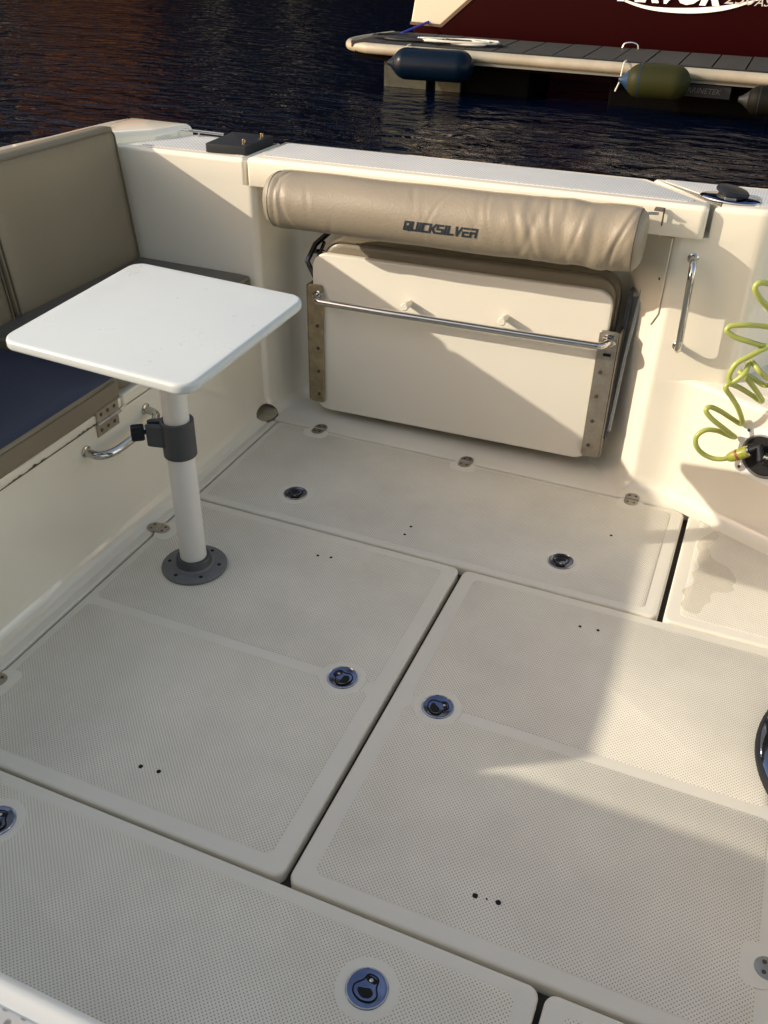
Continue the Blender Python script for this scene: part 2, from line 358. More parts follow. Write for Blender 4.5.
# small flap plate on the chamfer right of the recess
nrm = Vector((-0.170, -0.14, 0)).normalized()
def ch(s, z): # point on chamfer, s from recess(0) to face(1)
    return Vector((-0.345+0.14*s, 2.742-0.170*s, z)) + nrm*0.003
fl = [ch(.25, .78), ch(.93, .78), ch(.93, .565), ch(.80, .52), ch(.25, .60)]
vs = fl + [p + nrm*0.004 for p in fl]; n = 5
P('flap_plate', (vs, [tuple(range(5))[::-1], tuple(range(5, 10))] + [(i, (i+1) % 5, 5+(i+1) % 5, 5+i) for i in range(5)]), GEL, TR, bevel=0.0015)
for s, z in ((.35, .70), (.82, .66)):
    c = ch(s, z) + nrm*0.004
    P('screw', lathe([(0.004, 0), (0.004, 0.001), (0, 0.0015)], 12, c, toward(nrm)), SCREW, TR)
P('latch_tab', tuple(box(-0.262, 2.625, 0.765, -0.245, 2.65, 0.794)), GEL, TR, bevel=0.003)

# grab handle right of recess
def grab(name, a, b, out, r, label, loc=None, bend=0.035):
    a, b, out = Vector(a), Vector(b), Vector(out); d = (b-a).normalized()
    t = thing(name, label, 'grab handle', a)
    rel = lambda p: p - a
    on = out.normalized()
    path = [a, a + out*0.45]
    for k in range(1, 7):
        th = k/6*pi/2; path.append(a + out*0.45 + out*0.55*sin(th) + d*bend*(1-cos(th)))
    end = []
    for k in range(6, 0, -1):
        th = k/6*pi/2; end.append(b + out*0.45 + out*0.55*sin(th) - d*bend*(1-cos(th)))
    path += end + [b + out*0.45, b]
    link('rail', mesh('rail', *tube([rel(p) for p in path], r, 16)), CHROME, t)
    for p in (a, b):
        link('mounting_foot', mesh('mounting_foot', *lathe([(r*1.5, -0.001), (r*1.5, 0.003), (r*1.1, 0.006), (r*1.0, 0.006)], 20, rel(p), toward(on))), CHROME, t)
    return t
grab('grab_handle', (-0.148, 2.579, 0.497), (-0.156, 2.578, 0.752), (0.008, -0.060, 0), 0.0098, 'upright chrome grab handle on the cream wall right of the folded bench', bend=0.045)
grab('grab_handle', (-1.517, 1.618, 0.322), (-1.517, 1.885, 0.322), (0.060, 0, -0.010), 0.0115, 'curved chrome grab handle low on the locker under the seat', bend=0.07)

# ------------------------------------------------------------------ bolster
BO = thing('backrest_bolster', 'padded tan backrest bolster with QUICKSILVER lettering above the folded bench', 'bolster', (-0.87, 2.47, 0.765+0.013))
ox, oy, oz = BO.location
crr = random.Random(21)
CREASES = [(crr.uniform(-0.62, -0.31) if k < 15 else crr.uniform(-1.37, -0.60), crr.uniform(-0.035, 0.035), crr.uniform(0.006, 0.014), crr.uniform(0.0020, 0.0042) if k < 15 else crr.uniform(0.0008, 0.0018), crr.uniform(-0.8, 1.2), crr.uniform(0.4, 1.1)) for k in range(27)] + [(-1.345, 0.012, 0.008, 0.006, 0.4, 1.6), (-1.318, -0.015, 0.009, 0.004, 0.2, 1.2), (-0.335, 0.02, 0.007, 0.006, 0.2, 1.5)]
def bol(x, th):
    """x -1.405..-0.288, th angle: 0 = -y (front), pi/2 = up"""
    x0, x1 = -1.395, -0.280
    e = min((x-x0)/0.045, (x1-x)/0.035, 1.0); e = max(e, 0)
    s = sqrt(max(0.0, 1-(1-e)**2))*0.32 + 0.68
    if e <= 0: s = 0.0
    r = 0.0855*s
    cy, sz = -cos(th), sin(th)
    # superellipse: slightly flattened at the back
    k = 1.0 - (0.28 if cy > 0 else 0)*abs(cy)
    y = cy*r*k; z = sz*r*(1.0+0.04*cos(2*th))
    wr = max(0, (x+0.72)/0.43)           # wrinkles grow to the right end
    wl = max(0, (-1.29-x)/0.11)
    thn = (th+pi) % (2*pi) - pi
    ph = x*34+1.6*sin(th*1.1)+1.3*sin(x*13+2)
    cr1 = abs(sin(ph))**0.45; cr2 = abs(sin(x*27-1.9*th+0.8*sin(x*19)))**0.5
    def crease(u, wd):      # one sharp fold: a narrow valley between two puffed flanks
        return -math.exp(-(u/wd)**2) + 0.45*math.exp(-((u-1.7*wd)/(1.3*wd))**2) + 0.45*math.exp(-((u+1.7*wd)/(1.3*wd))**2)
    w = 0.0
    for cx_, slope, wd, amp, tc0, tw_ in CREASES:
        w += 0.5*amp*crease(x - cx_ - slope*(thn-tc0) - 0.006*sin(thn*2.3+cx_*40), wd)*math.exp(-((thn-tc0)/tw_)**2)
    w += 0.0028*min(1, max(0, wr))*(sin(x*41+1.7*thn)+0.6*sin(x*67-2.3*thn)) + 0.0010*sin(x*19+th*3)
    w += 0.0060*wl*(abs(sin(x*45+thn*0.9))**0.5-0.8)
    f = (r+w)/max(r, 1e-4) if r > 0.01 else 1
    sag = -0.003*sin((x-x0)/(x1-x0)*pi)
    return Vector((x-ox, 2.47-oy+y*f, 0.789+z*f+0.019*(x+1.5)-oz+sag))
nx, nth = 420, 96; vs = []; fs = []
xs = [-1.395+1.115*(0.35*(0.5-0.5*cos(pi*i/nx))+0.65*i/nx) for i in range(nx+1)]
xs = [-1.395+0.045*(k/14)**2 for k in range(14)] + [x for x in xs if -1.349 < x < -0.316] + [-0.280-0.035*((14-k)/14)**2 for k in range(15)]
nx = len(xs)-1
xs[0] += 1e-4; xs[-1] -= 1e-4
for x in xs:
    for k in range(nth): vs.append(bol(x, 2*pi*k/nth))
for i in range(nx):
    for k in range(nth): fs.append((i*nth+k, i*nth+(k+1) % nth, (i+1)*nth+(k+1) % nth, (i+1)*nth+k))
fs += [tuple(range(nth)), tuple(range(nx*nth, (nx+1)*nth))]
link('padding', mesh('padding', vs, fs), TAN, BO, angle=60)
for xx in (-1.368, -0.298):
    pts = [bol(xx, 2*pi*k/40)*1.0 for k in range(40)]
    link('piping', mesh('piping', *tube(pts, 0.0026, 6, True)), PIPE if xx > -1 else TAN, BO)
pts = [bol(-1.36+i*(1.06/40), 1.75) + Vector((0, 0, 0.002)) for i in range(41)]
link('top_seam', mesh('top_seam', *tube(pts, 0.003, 6)), TAN, BO)
# strap with clip at the right end
link('strap', mesh('strap', *combine(xf(box(-0.285, 2.515, 0.858, -0.262, 2.545, 0.862), Matrix.Translation((-ox+0.01, -oy, -oz+0.022))), xf(box(-0.263, 2.538, 0.815, -0.259, 2.545, 0.862), Matrix.Translation((-ox+0.01, -oy, -oz+0.022))))), PIPE, BO, bevel=0.001)
link('hook', mesh('hook', *tube([(-0.30-ox, 2.50-oy, 0.872-oz), (-0.28-ox, 2.505-oy, 0.876-oz), (-0.262-ox, 2.515-oy, 0.874-oz)], 0.004, 8)), STEEL, BO)

def text_mesh(txt, size, shear=0.0, offset=0.0, extrude=0.0, space=1.0, xscale=1.0):
    c = bpy.data.curves.new('t', 'FONT'); c.body = txt; c.size = size; c.shear = shear; c.offset = offset; c.extrude = extrude
    c.space_character = space; c.align_x = 'CENTER'; c.align_y = 'CENTER'; c.resolution_u = 3
    o = bpy.data.objects.new('t', c); COL.objects.link(o)
    dg = bpy.context.evaluated_depsgraph_get(); me = bpy.data.meshes.new_from_object(o.evaluated_get(dg))
    bpy.data.objects.remove(o); bpy.data.curves.remove(c)
    for v in me.vertices: v.co.x *= xscale
    return me
# blocky letters made of bars (bold italic squared style)
GL = {
 'Q': [((0,0),(0,1)),((0,1),(1,1)),((1,1),(1,0.25)),((0,0),(0.72,0)),((0.55,0.42),(0.95,-0.08))],
 'U': [((0,1),(0,0)),((0,0),(1,0)),((1,0),(1,1))],
 'I': [((0.5,0),(0.5,1))],
 'C': [((1,1),(0,1)),((0,1),(0,0)),((0,0),(1,0))],
 'K': [((0,0),(0,1)),((0,0.5),(0.45,0.5)),((0.45,0.5),(1,1)),((0.45,0.5),(1,0))],
 'S': [((1,1),(0,1)),((0,1),(0,0.5)),((0,0.5),(1,0.5)),((1,0.5),(1,0)),((1,0),(0,0))],
 'L': [((0,1),(0,0)),((0,0),(1,0))],
 'V': [((0,1),(0.32,0)),((0.32,0),(1,1))],
 'E': [((1,1),(0,1)),((0.1,0.5),(0.9,0.5)),((0,0),(1,0)),((0,0.5),(0,0))],
 'R': [((0,0),(0,0.55)),((0,1),(1,1)),((1,1),(1,0)),((0,0.5),(1,0.5))],
}
word = 'QUICKSILVER'; hh = 0.021; wl = 0.0150; gap = 0.0068; tot = sum((wl if c != 'I' else 0.003)+gap for c in word)-gap
pen = -tot/2; tv = []; tf = []
bars = []
for c in word:
    w = wl if c != 'I' else 0.003
    for (a, b) in GL[c]:
        A = Vector((pen+a[0]*w, (a[1]-0.5)*hh)); B = Vector((pen+b[0]*w, (b[1]-0.5)*hh))
        if c == 'I': A.x = B.x = pen+0.0015
        bars.append((A, B))
    pen += w+gap
xc = -0.822; tc_ = -0.06
for A, B in bars:
    d = (B-A).normalized(); nn = Vector((-d.y, d.x)); t = 0.0026 if abs(d.x) > abs(d.y) else 0.0033
    A2 = A - d*t*0.8; B2 = B + d*t*0.8
    K = 5; base = len(tv)
    for k in range(K+1):
        p = A2.lerp(B2, k/K)
        for sgn in (-1, 1):
            qq = p + nn*t*sgn; qx = qq.x + 0.22*qq.y
            pt = bol(xc+qx, tc_ + (qq.y)/0.087); ctr = Vector((pt.x, 2.47-oy, 0.789+0.019*(xc+qx+1.5)-oz)); o_ = (pt-ctr).normalized()
            tv.append(pt + o_*0.0012)
            tv.append(pt + o_*0.0002)
    for k in range(K):
        b0 = base+4*k; tf += [(b0, b0+2, b0+6, b0+4), (b0+1, b0+5, b0+7, b0+3), (b0, b0+4, b0+5, b0+1), (b0+2, b0+3, b0+7, b0+6)]
link('lettering', mesh('lettering', tv, tf), INK, BO, smooth=False)

# ------------------------------------------------------------------ folding bench
FB = thing('folding_bench', 'folded-up aft bench with cream panel and chrome rail below the bolster', 'bench', (-0.83, 2.60, 0))
def PB(name, part, m, parent=FB, **kw):     # bench stands close to the recess back wall
    return P(name, ([(v[0]*1.0177, v[1]*1.0177, v[2]*1.0177-0.0275) for v in tilt(part, 0.021)[0]], part[1]), m, parent, False, **kw)
pan = rrect(-1.308, 0.053, -0.345, 0.607, 0.050, 8)
def ext_y(poly, y0, y1, r, tl=True):
    vs, fs = loft(poly, both_round(0, y1-y0, r, 3)); return [(v[0], y0+v[2], v[1]) for v in vs], fs
PB('seat_panel', ext_y(pan, 2.552, 2.578, 0.006), PANEL)
cu = rrect(-1.285, 0.09, -0.335, 0.645, 0.07, 8)
PB('seat_cushion', ext_y(cu, 2.579, 2.662, 0.022), TAND)
PB('cushion_seam', tube([(x, 2.583, z) for x, z in inset(cu, 0.003)], 0.003, 6, True), PIPE)
def bracket(x0, x1, z0, z1, m, side):
    pl = rrect(x0, z0, x1, z1, 0.010, 5)
    b = PB('bracket', ext_y(pl, 2.541, 2.549, 0.0015), m)
    xs_ = x0-0.0015 if side < 0 else x1+0.0015
    PB('flange', box(min(xs_, xs_+side*0.004), 2.543, z0+0.004, max(xs_, xs_+side*0.004), 2.60, z1-0.004), m, parent=b, bevel=0.001)
    return b
BL = bracket(-1.322, -1.268, 0.083, 0.505, AGED, -1)
BR = bracket(-0.368, -0.312, 0.075, 0.495, STEEL, 1)
for B, xx in ((BL, -1.288), (BR, -0.348)):
    for z in (0.115, 0.20, 0.285, 0.365):
        PB('screw', lathe([(0.006, 0), (0.006, 0.002), (0.002, 0.003), (0, 0.002)], 14, (xx, 2.541, z), toward((0, -1, 0))), SCREW, parent=B)
PB('slot', box(-0.348, 2.539, 0.418, -0.325, 2.541, 0.427), BLACK, parent=BR)
yr = 2.492
path = [(-1.282, 2.541, 0.470)] + [(-1.282+0.03*(1-cos(t)), 2.541-0.0-0.049*sin(t), 0.470) for t in [k/6*pi/2 for k in range(1, 7)]]
path += [(-1.0, yr, 0.468), (-0.6, yr, 0.466)] + [(-0.336-0.03*(1-cos(t)), 2.541-0.049*sin(t), 0.466) for t in [k/6*pi/2 for k in range(6, 0, -1)]] + [(-0.336, 2.541, 0.466)]
PB('rail', tube(path, 0.0112, 16), CHROME)
for xx in (-1.282, -0.336):
    PB('rail_foot', lathe([(0.020, 0), (0.020, 0.004), (0.014, 0.007), (0.011, 0.007)], 20, (xx, 2.541, 0.468), toward((0, -1, 0))), CHROME)
for xx in (-0.968, -0.655):
    PB('rubber_stop', lathe([(0.011, 0), (0.0125, 0.03), (0.013, 0.044), (0.010, 0.047), (0, 0.047)], 20, (xx, 2.552, 0.487), toward((0, -1, 0.05))), GEL)
# folding legs: flat bars either side of the cushion
def bar(pts, w, t, m, name='leg'):
    vs = []; fs = []; N = len(pts)
    for i, p in enumerate(pts):
        p = Vector(p); d = (Vector(pts[min(i+1, N-1)])-Vector(pts[max(i-1, 0)])).normalized()
        side = Vector((1, 0, 0)); nrm_ = d.cross(side).normalized()
        for a, b in ((-1, -1), (1, -1), (1, 1), (-1, 1)): vs.append(p + side*a*t/2 + nrm_*b*w/2)
        if i: fs += [(4*i-4+k, 4*i-4+(k+1) % 4, 4*i+(k+1) % 4, 4*i+k) for k in range(4)]
    fs += [(0, 1, 2, 3), (4*N-4, 4*N-3, 4*N-2, 4*N-1)]
    return PB(name, (vs, fs), m, bevel=0.0015)
DARKST = mat('dark_polished_steel', (0.10, 0.10, 0.12), 0.15, metal=1.0)
bar([(-1.300, 2.575, 0.50), (-1.327, 2.556, 0.575), (-1.318, 2.60, 0.618), (-1.295, 2.66, 0.645)], 0.016, 0.012, DARKST)
bar([(-1.288, 2.60, 0.50), (-1.303, 2.58, 0.575), (-1.30, 2.63, 0.62)], 0.012, 0.008, DARKST)
bar([(-0.306, 2.575, 0.14), (-0.310, 2.60, 0.40), (-0.306, 2.63, 0.60)], 0.05, 0.012, DARKST)  # widened so its black fills the dark gap beside the cushion
bar([(-0.294, 2.555, 0.17), (-0.290, 2.595, 0.40), (-0.278, 2.62, 0.605)], 0.012, 0.010, CHROME)
PB('hinge_knuckle', tube([(-0.31, 2.63, 0.585), (-0.26, 2.63, 0.585)], 0.009, 12), STEEL)
PB('hinge_knuckle', tube([(-1.335, 2.61, 0.592), (-1.29, 2.61, 0.592)], 0.008, 12), DARKST)
PB('underframe', box(-1.25, 2.664, 0.12, -0.37, 2.675, 0.60), BLACKP)

# ------------------------------------------------------------------ port locker, cushions, coaming
LK = thing('bench_locker', 'cream seat locker along the left side with a hinged lid', 'locker', (-1.85, 1.2, 0))
base = [(-2.2, -0.14), (-1.517, -0.14), (-1.517, 2.62), (-2.2, 2.62)]
PK = lambda name, part, m, parent=LK, **kw: P(name, part, m, parent, False, **kw)
PK('base', loft(base, [(0.0, -0.05), (0.004, -0.034), (0.014, -0.017), (0.03, -0.006), (0.055, 0), (0.373, 0)]), GEL)
PK('lid', loft(rrect(-2.18, -0.13, -1.512, 1.790, 0.012), both_round(0.378, 0.405, 0.005, 2)), GEL)
PK('shelf', loft(rrect(-2.18, 1.797, -1.517, 2.60, 0.010), [(0.370, 0)] + top_round(0.372, 0.405, 0.006)[1:]), GEL)
PK('grimy_seam', box(-2.1, -0.12, 0.3735, -1.519, 1.79, 0.3775), DIRT)
# streak of mildew along the seam
vs = []; fs = []; rnd = random.Random(11); n = 90
for i in range(n+1):
    y = 0.95+0.80*i/n; h = (0.0015+0.012*abs(sin(i*0.31)*sin(i*0.13+1))*rnd.random())*(0.3+0.7*i/n)
    vs += [(-1.5112, y, 0.3785), (-1.5112, y, 0.3790+h)]
    if i: fs.append((2*i-2, 2*i, 2*i+1, 2*i-1))
o = PK('mildew', (vs, fs), DIRT); sm = o.modifiers.new('s', 'SOLIDIFY'); sm.thickness = 0.0005
hx = -1.5105
hg = PK('hinge', combine(box(hx, 1.672, 0.380, hx+0.003, 1.765, 0.415), box(hx-0.006, 1.672, 0.336, hx-0.003, 1.765, 0.373)), STEEL, bevel=0.0012)
PK('knuckle', tube([(hx+0.003, 1.670, 0.3765), (hx+0.003, 1.767, 0.3765)], 0.0055, 12), STEEL, parent=hg)
for y in (1.69, 1.718, 1.746):
    for z in (0.400, 0.352):
        PK('screw', lathe([(0.0055, 0), (0.0055, 0.0012), (0.002, 0.002), (0, 0.001)], 12, (hx+(0.003 if z > .376 else -0.003), y, z), toward((1, 0, 0))), SCREW, parent=hg)

def cushion(name, x0, y0, z0, x1, y1, z1, r, m_side, m_top, label, cat, lean=0.0, puff=0.012, sheer=0.0):
    t = thing(name, label, cat, ((x0+x1)/2, (y0+y1)/2, z0))
    nx_, ny_, nz_ = 14, 30, 8
    bm = bmesh.new(); bmesh.ops.create_cube(bm, size=1)
    bmesh.ops.subdivide_edges(bm, edges=bm.edges[:], cuts=11, use_grid_fill=True)
    sx, sy, sz = x1-x0, y1-y0, z1-z0
    for v in bm.verts:
        p = Vector((v.co.x*sx, v.co.y*sy, v.co.z*sz))
        # rounded box
        c = Vector((max(-sx/2+r, min(sx/2-r, p.x)), max(-sy/2+r, min(sy/2-r, p.y)), max(-sz/2+r, min(sz/2-r, p.z))))
        d = p-c
        if d.length > 1e-6:
            k = max(abs(d.x), abs(d.y), abs(d.z)); p = c + d.normalized()*r if k > 0 else p
        u, w_, q_ = v.co.x*2, v.co.y*2, v.co.z*2
        pf = (1-u**4)*(1-w_**6)*(1-q_**4)
        dims = sorted([(sx, 0), (sz, 2)])
        ax_ = dims[0][1]
        p[ax_] += puff*(1 if v.co[ax_] > 0 else -1)*(1-w_**6)*(1-(v.co[2-ax_]*2)**4)*(abs(v.co[ax_]) > 0.49)
        p.z += sz/2; p.x += lean*(p.z/sz); p.z += -sheer*p.y*max(0, p.z/sz)
        v.co = p
    me = bpy.data.meshes.new(name); bm.to_mesh(me); bm.free()
    o = link('pad', me, [m_side, m_top], t, angle=80)
    if m_top is not m_side:
        for f in me.polygons:
            if f.normal.z > 0.75: f.material_index = 1
    # stitched seam
    if sz > sx*2:      # upright cushion: piping round the front face
        hy, pts = sy/2-0.010, []
        lp = rrect(-hy, 0.012, hy, sz-0.014, 0.02, 5)
        pts = [Vector((sx/2-0.0005+lean*(z/sz), y, z-sheer*y*max(0, z/sz))) for y, z in lp]
        link('piping', mesh('piping', *tube(pts, 0.0028, 6, True)), PIPE2, t)
    else:              # seat: welt line along the front edge below the top
        pts = [Vector((sx/2+0.0006, -sy/2+0.02+(sy-0.04)*k/30, sz-0.017+0.0006*sin(k*1.7))) for k in range(31)]
        link('welt', mesh('welt', *tube(pts, 0.0022, 6)), PIPE2, t)
    return t, o
PIPE2 = mat('vinyl_welt', (0.135, 0.108, 0.07), 0.5)
cushion('seat_cushion', -2.04, -0.10, 0.407, -1.500, 1.776, 0.485, 0.016, TAND, NAVY, 'long seat cushion left of the table with navy top and tan edge', 'cushion', puff=0.004)
cushion('seat_cushion', -2.04, 1.790, 0.407, -1.530, 2.545, 0.508, 0.016, TAND, TAUPE, 'short dark taupe seat cushion in the corner behind the table', 'cushion', puff=0.004)
b1, _ = cushion('backrest_cushion', -2.012, 1.925, 0.49, -1.954, 2.530, 0.938, 0.018, TAND, TAND, 'upright tan backrest cushion in the aft corner above the seat', 'cushion', lean=-0.040, puff=0.004, sheer=0.02)
b2, _ = cushion('backrest_cushion', -2.012, 0.300, 0.49, -1.954, 1.914, 0.9555, 0.018, TAND, TAND, 'tan backrest cushion cut off by the left edge of the photo', 'cushion', lean=-0.040, puff=0.004, sheer=0.02)
CM = thing('side_coaming', 'white coaming along the left side behind the backrest cushions', 'coaming', (-2.2, 1.2, 0))
prof = [(-1.2, 0.0), (-1.2, 0.958), (0.150, 0.958), (0.150, 0.893), (0.280, 0.893), (0.318, 0.962), (1.20, 0.955), (1.75, 0.935), (2.40, 0.908), (2.60, 0.903), (2.70, 0.900), (2.801, 0.893), (2.801, 0.0)]
P('wall', extrude_axis(prof, -2.145, -2.062, 'x'), GEL, CM, False, smooth=False)
P('hatch_line', tube([(-2.135, 2.10, 0.921), (-2.10, 2.13, 0.920), (-2.09, 2.25, 0.915), (-2.10, 2.40, 0.909)], 0.0025, 6), DIRT, CM, False)
fp = round_poly([(-2.13, 2.40, 0), (-2.04, 2.42, .02), (-2.03, 2.560, .06), (-1.93, 2.66, .08), (-1.88, 2.80, 0), (-2.13, 2.80, 0)])
v_, f_ = loft(fp, [(0.80, 0.0), (0.880, 0.0), (0.893, 0.004), (0.900, 0.010), (0.902, 0.020)])
P('corner_fairing', ([(x, min(y, 2.80), z) for x, y, z in v_], f_), GEL, CM, False)
SC = thing('side_coaming', 'white coaming along the right side of the cockpit', 'coaming', (1.3, 0.6, 0))
P('wall', box(1.2, -0.85, 0, 1.45, 2.2, 0.93), GEL, SC, False, bevel=0.012)

# ------------------------------------------------------------------ table
TX, TY = -1.24, 1.655
TB = thing('pedestal_table', 'square white cockpit table on a white post with grey clamp', 'table', (TX, TY, 0))
tw, td = 0.245, 0.230
top = loft(rrect(-tw, -td, tw, td, 0.038, 10), both_round(-0.024, 0, 0.008, 4))
M = Matrix.Translation((-1.180-TX, 1.556-TY, 0.780)) @ Matrix(((1, 0, 0, 0), (0, 1, 0, 0), (0.0, 0.070, 1, 0), (0, 0, 0, 1))) @ Matrix.Rotation(-0.060, 4, 'Z')
link('tabletop', mesh('tabletop', *xf(top, M)), WHITE, TB)
link('post', mesh('post', *combine(lathe([(0.036, 0.02), (0.0355, 0.36), (0.0355, 0.372)], 40), lathe([(0.0325, 0.36), (0.0320, 0.752)], 40))), POST, TB)
link('mounting_plate', mesh('mounting_plate', *xf(lathe([(0.07, -0.034), (0.085, -0.030), (0.085, -0.0245)], 32), M @ Matrix.Translation((-0.06, 0.098, 0)))), GREYP, TB)
fl = link('base_flange', mesh('base_flange', *lathe([(0.088, 0.001), (0.090, 0.004), (0.090, 0.009), (0.086, 0.012), (0.055, 0.014), (0.050, 0.018), (0.047, 0.034), (0.044, 0.038), (0.036, 0.038)], 56)), FLANGE, TB)
link('socket', mesh('socket', *lathe([(0.053, 0.013), (0.050, 0.017), (0.048, 0.036), (0.045, 0.040), (0.0365, 0.040)], 56)), GREYP, TB)
for k in range(6):
    a = 2*pi*k/6+0.3; link('screw', mesh('screw', *lathe([(0.0052, 0.011), (0.0052, 0.0138), (0.002, 0.0135), (0, 0.013)], 12, (0.070*cos(a), 0.070*sin(a), 0))), BLACK, fl)
def ell_ring(r0, r1, z0, z1): return lathe([(r0, z0), (r1, z0), (r1, z1), (r0, z1), (r0, z0)], 48)
cl = link('clamp', mesh('clamp', *combine(ell_ring(0.0335, 0.0425, 0.362, 0.462))), GREYP, TB, bevel=0.002)
ear_d = Vector((-0.92, -0.40, 0)).normalized(); ang = atan2(ear_d.y, ear_d.x)
Me = Matrix.Rotation(ang, 4, 'Z')
ear = combine(xf(loft(round_poly([(0.030, -0.030, .004), (0.078, -0.020, .012), (0.078, -0.006, .005), (0.035, -0.008, .001)]), [(0.396, 0), (0.452, 0)]), Me),
              xf(loft(round_poly([(0.030, 0.030, .004), (0.078, 0.020, .012), (0.078, 0.006, .005), (0.035, 0.008, .001)]), [(0.396, 0), (0.452, 0)]), Me))
link('clamp_ear', mesh('clamp_ear', *ear), GREYP, cl, bevel=0.0015)
bolt_d = (Matrix.Rotation(ang, 3, 'Z') @ Vector((0, -1, 0)))
kn = []
rk = []
nk = 36
for (zz, s) in ((0, 1.0), (0.004, 1.12), (0.028, 1.12), (0.032, 1.0)):
    rk.append((zz, s))
vs = []; fs = []
Rk = toward(Vector((-0.80, -0.60, 0)).normalized()); kc = Vector((-0.078, -0.034, 0.426))
for zz, s in rk:
    for k in range(nk):
        a = 2*pi*k/nk; r = 0.0185*s*(1+0.06*(1 if k % 4 < 2 else -1)); vs.append(Rk @ Vector((r*cos(a), r*sin(a), zz)) + kc)
for i in range(3):
    for k in range(nk): fs.append((i*nk+k, i*nk+(k+1) % nk, (i+1)*nk+(k+1) % nk, (i+1)*nk+k))
fs += [tuple(range(nk)), tuple(range(3*nk, 4*nk))]
link('knob', mesh('knob', vs, fs), BLACKP, cl, angle=25)
link('bolt', mesh('bolt', *tube([(-0.060, -0.020, 0.418), kc], 0.006, 12)), GREYP, cl)

# ------------------------------------------------------------------ step and outlet
SPT = thing('moulded_step', 'cream moulded step at the right with a textured top beside the transom', 'step', (0.2, 2.7, 0))
sp = round_poly([(-0.188, 2.5730, 0), (-0.100, 2.5835, .14), (0.62, 2.232, .02), (0.62, 3.10, 0), (-0.188, 3.10, 0)], 10)
P('body', loft(sp, [(0.0, -0.05), (0.004, -0.034), (0.014, -0.017), (0.03, -0.006), (0.055, 0)] + top_round(0.1, 0.397, 0.016)[1:]), GEL, SPT, False)
P('non_slip_pad', loft(round_poly([(0.035, 2.60, .01), (0.60, 2.318, .01), (0.60, 3.05, .01), (0.11, 3.05, .01)], 4), [(0.395, 0), (0.3985, 0), (0.399, 0.003)]), NS, SPT, False)
fn = Vector((-0.444, -0.896, 0)); fn.normalize(); ft = Vector((0.896, -0.444, 0)).normalized()
def onface(x): # point on step face at world x
    s = (x+0.155)/0.775; return Vector((x, 2.616-0.384*s, 0))
oc = onface(0.152); oc.z = 0.262
OU = thing('wash_outlet', 'round black wash-down outlet in a white plate on the step face', 'outlet', oc)
Rf = Matrix((ft, Vector((0, 0, 1)), fn)).transposed()  # local x->ft, y->up, z->outward
def F(part): return [Rf @ Vector(v) for v in part[0]], part[1]
# plate with circular hole
n = 48; hole = [(0.062*cos(2*pi*k/n), 0.062*sin(2*pi*k/n)) for k in range(n)]
def sq(a, s, p=5): 
    c, d = cos(a), sin(a); r = (abs(c)**p+abs(d)**p)**(-1/p); return (s*r*c, s*r*d)
outr = [sq(2*pi*k/n, 0.080, 7) for k in range(n)]
vs = [(x, y, 0.004) for x, y in outr] + [(x, y, 0.004) for x, y in hole] + [(x, y, -0.002) for x, y in outr]
fs = []
for k in range(n):
    j = (k+1) % n; fs += [(k, j, n+j, n+k), (k, j, 2*n+j, 2*n+k)]
pl = link('plate', mesh('plate', *F((vs, fs))), PWHITE, OU)
for a, b in ((-0.060, 0.060), (0.060, 0.060), (0.060, -0.060), (-0.060, -0.060)):
    link('screw', mesh('screw', *F(lathe([(0.0045, 0.004), (0.0045, 0.006), (0, 0.0065)], 12, (a, b, 0)))), SCREW, pl)
link('rim', mesh('rim', *F(lathe([(0.066, 0.004), (0.066, 0.007), (0.063, 0.0085), (0.060, 0.007), (0.058, 0.004), (0.058, 0.001)], 48))), FLANGE, OU)
link('bowl', mesh('bowl', *F(lathe([(0.0585, 0.0052), (0.050, 0.0040), (0.035, 0.0030), (0.0, 0.0026)], 48))), BLACK, OU)  # nearly flat disc; the shade of the deep recess is put into the black
link('tap_body', mesh('tap_body', *F(lathe([(0.020, 0.003), (0.020, 0.020), (0.014, 0.028), (0.010, 0.040), (0.0, 0.040)], 24, (0.012, 0.004, 0)))), BLACKP, OU)
link('tap_lever', mesh('tap_lever', *F(tube([(0.012, 0.010, 0.034), (0.02, 0.022, 0.040), (0.04, 0.024, 0.038)], 0.005, 10))), CHROME, OU)

# coiled hose
HS = thing('coiled_hose', 'lime green coiled wash hose hanging at the right edge', 'hose', oc)
def upx(u, v, y):
    d = fw + rt2*((u-384)/FPX) + up2*((512-v)/FPX); return CAM + d*((y-CAM.y)/d.y)
hp = [ # control points of the coil, measured positions with their own depths
 (731,457,2.455),(722,459,2.445),(712,458,2.44),(702,453,2.43),(696,445,2.42),(697,436,2.42),(706,430,2.43),(718,431,2.45),(730,436,2.475),
 (735,437,2.485),(731,434,2.455),(722,427,2.43),(712,419,2.415),(706,411,2.41),(710,407,2.42),(720,411,2.44),(731,418,2.47),(741,424,2.485),
 (742,420,2.46),(738,408,2.43),(732,398,2.415),(726,389,2.40),(729,384,2.405),(738,387,2.43),(750,394,2.46),(760,401,2.475),
 (762,400,2.46),(757,392,2.43),(748,380,2.41),(740,372,2.42),
 (752,378,2.45),(764,385,2.465),(772,383,2.44),(760,372,2.39),(751,362,2.41),
 (744,374,2.375),(732,382,2.37),(729,376,2.37),(736,364,2.375),(748,357,2.39),(764,349,2.42),(772,345,2.44),
 (764,346,2.43),(750,342,2.40),(735,337,2.385),(727,331,2.38),(731,326,2.385),(746,325,2.40),(762,326,2.43),(774,328,2.45),
 (776,322,2.45),(768,308,2.42),(760,299,2.40),(755,289,2.39),(759,283,2.395),(770,284,2.42),(782,289,2.45),(790,280,2.45),(782,262,2.42),(790,250,2.40),(802,250,2.43)]
pts = [upx(*p)-oc for p in hp]
sm_ = catmull(pts, 8)
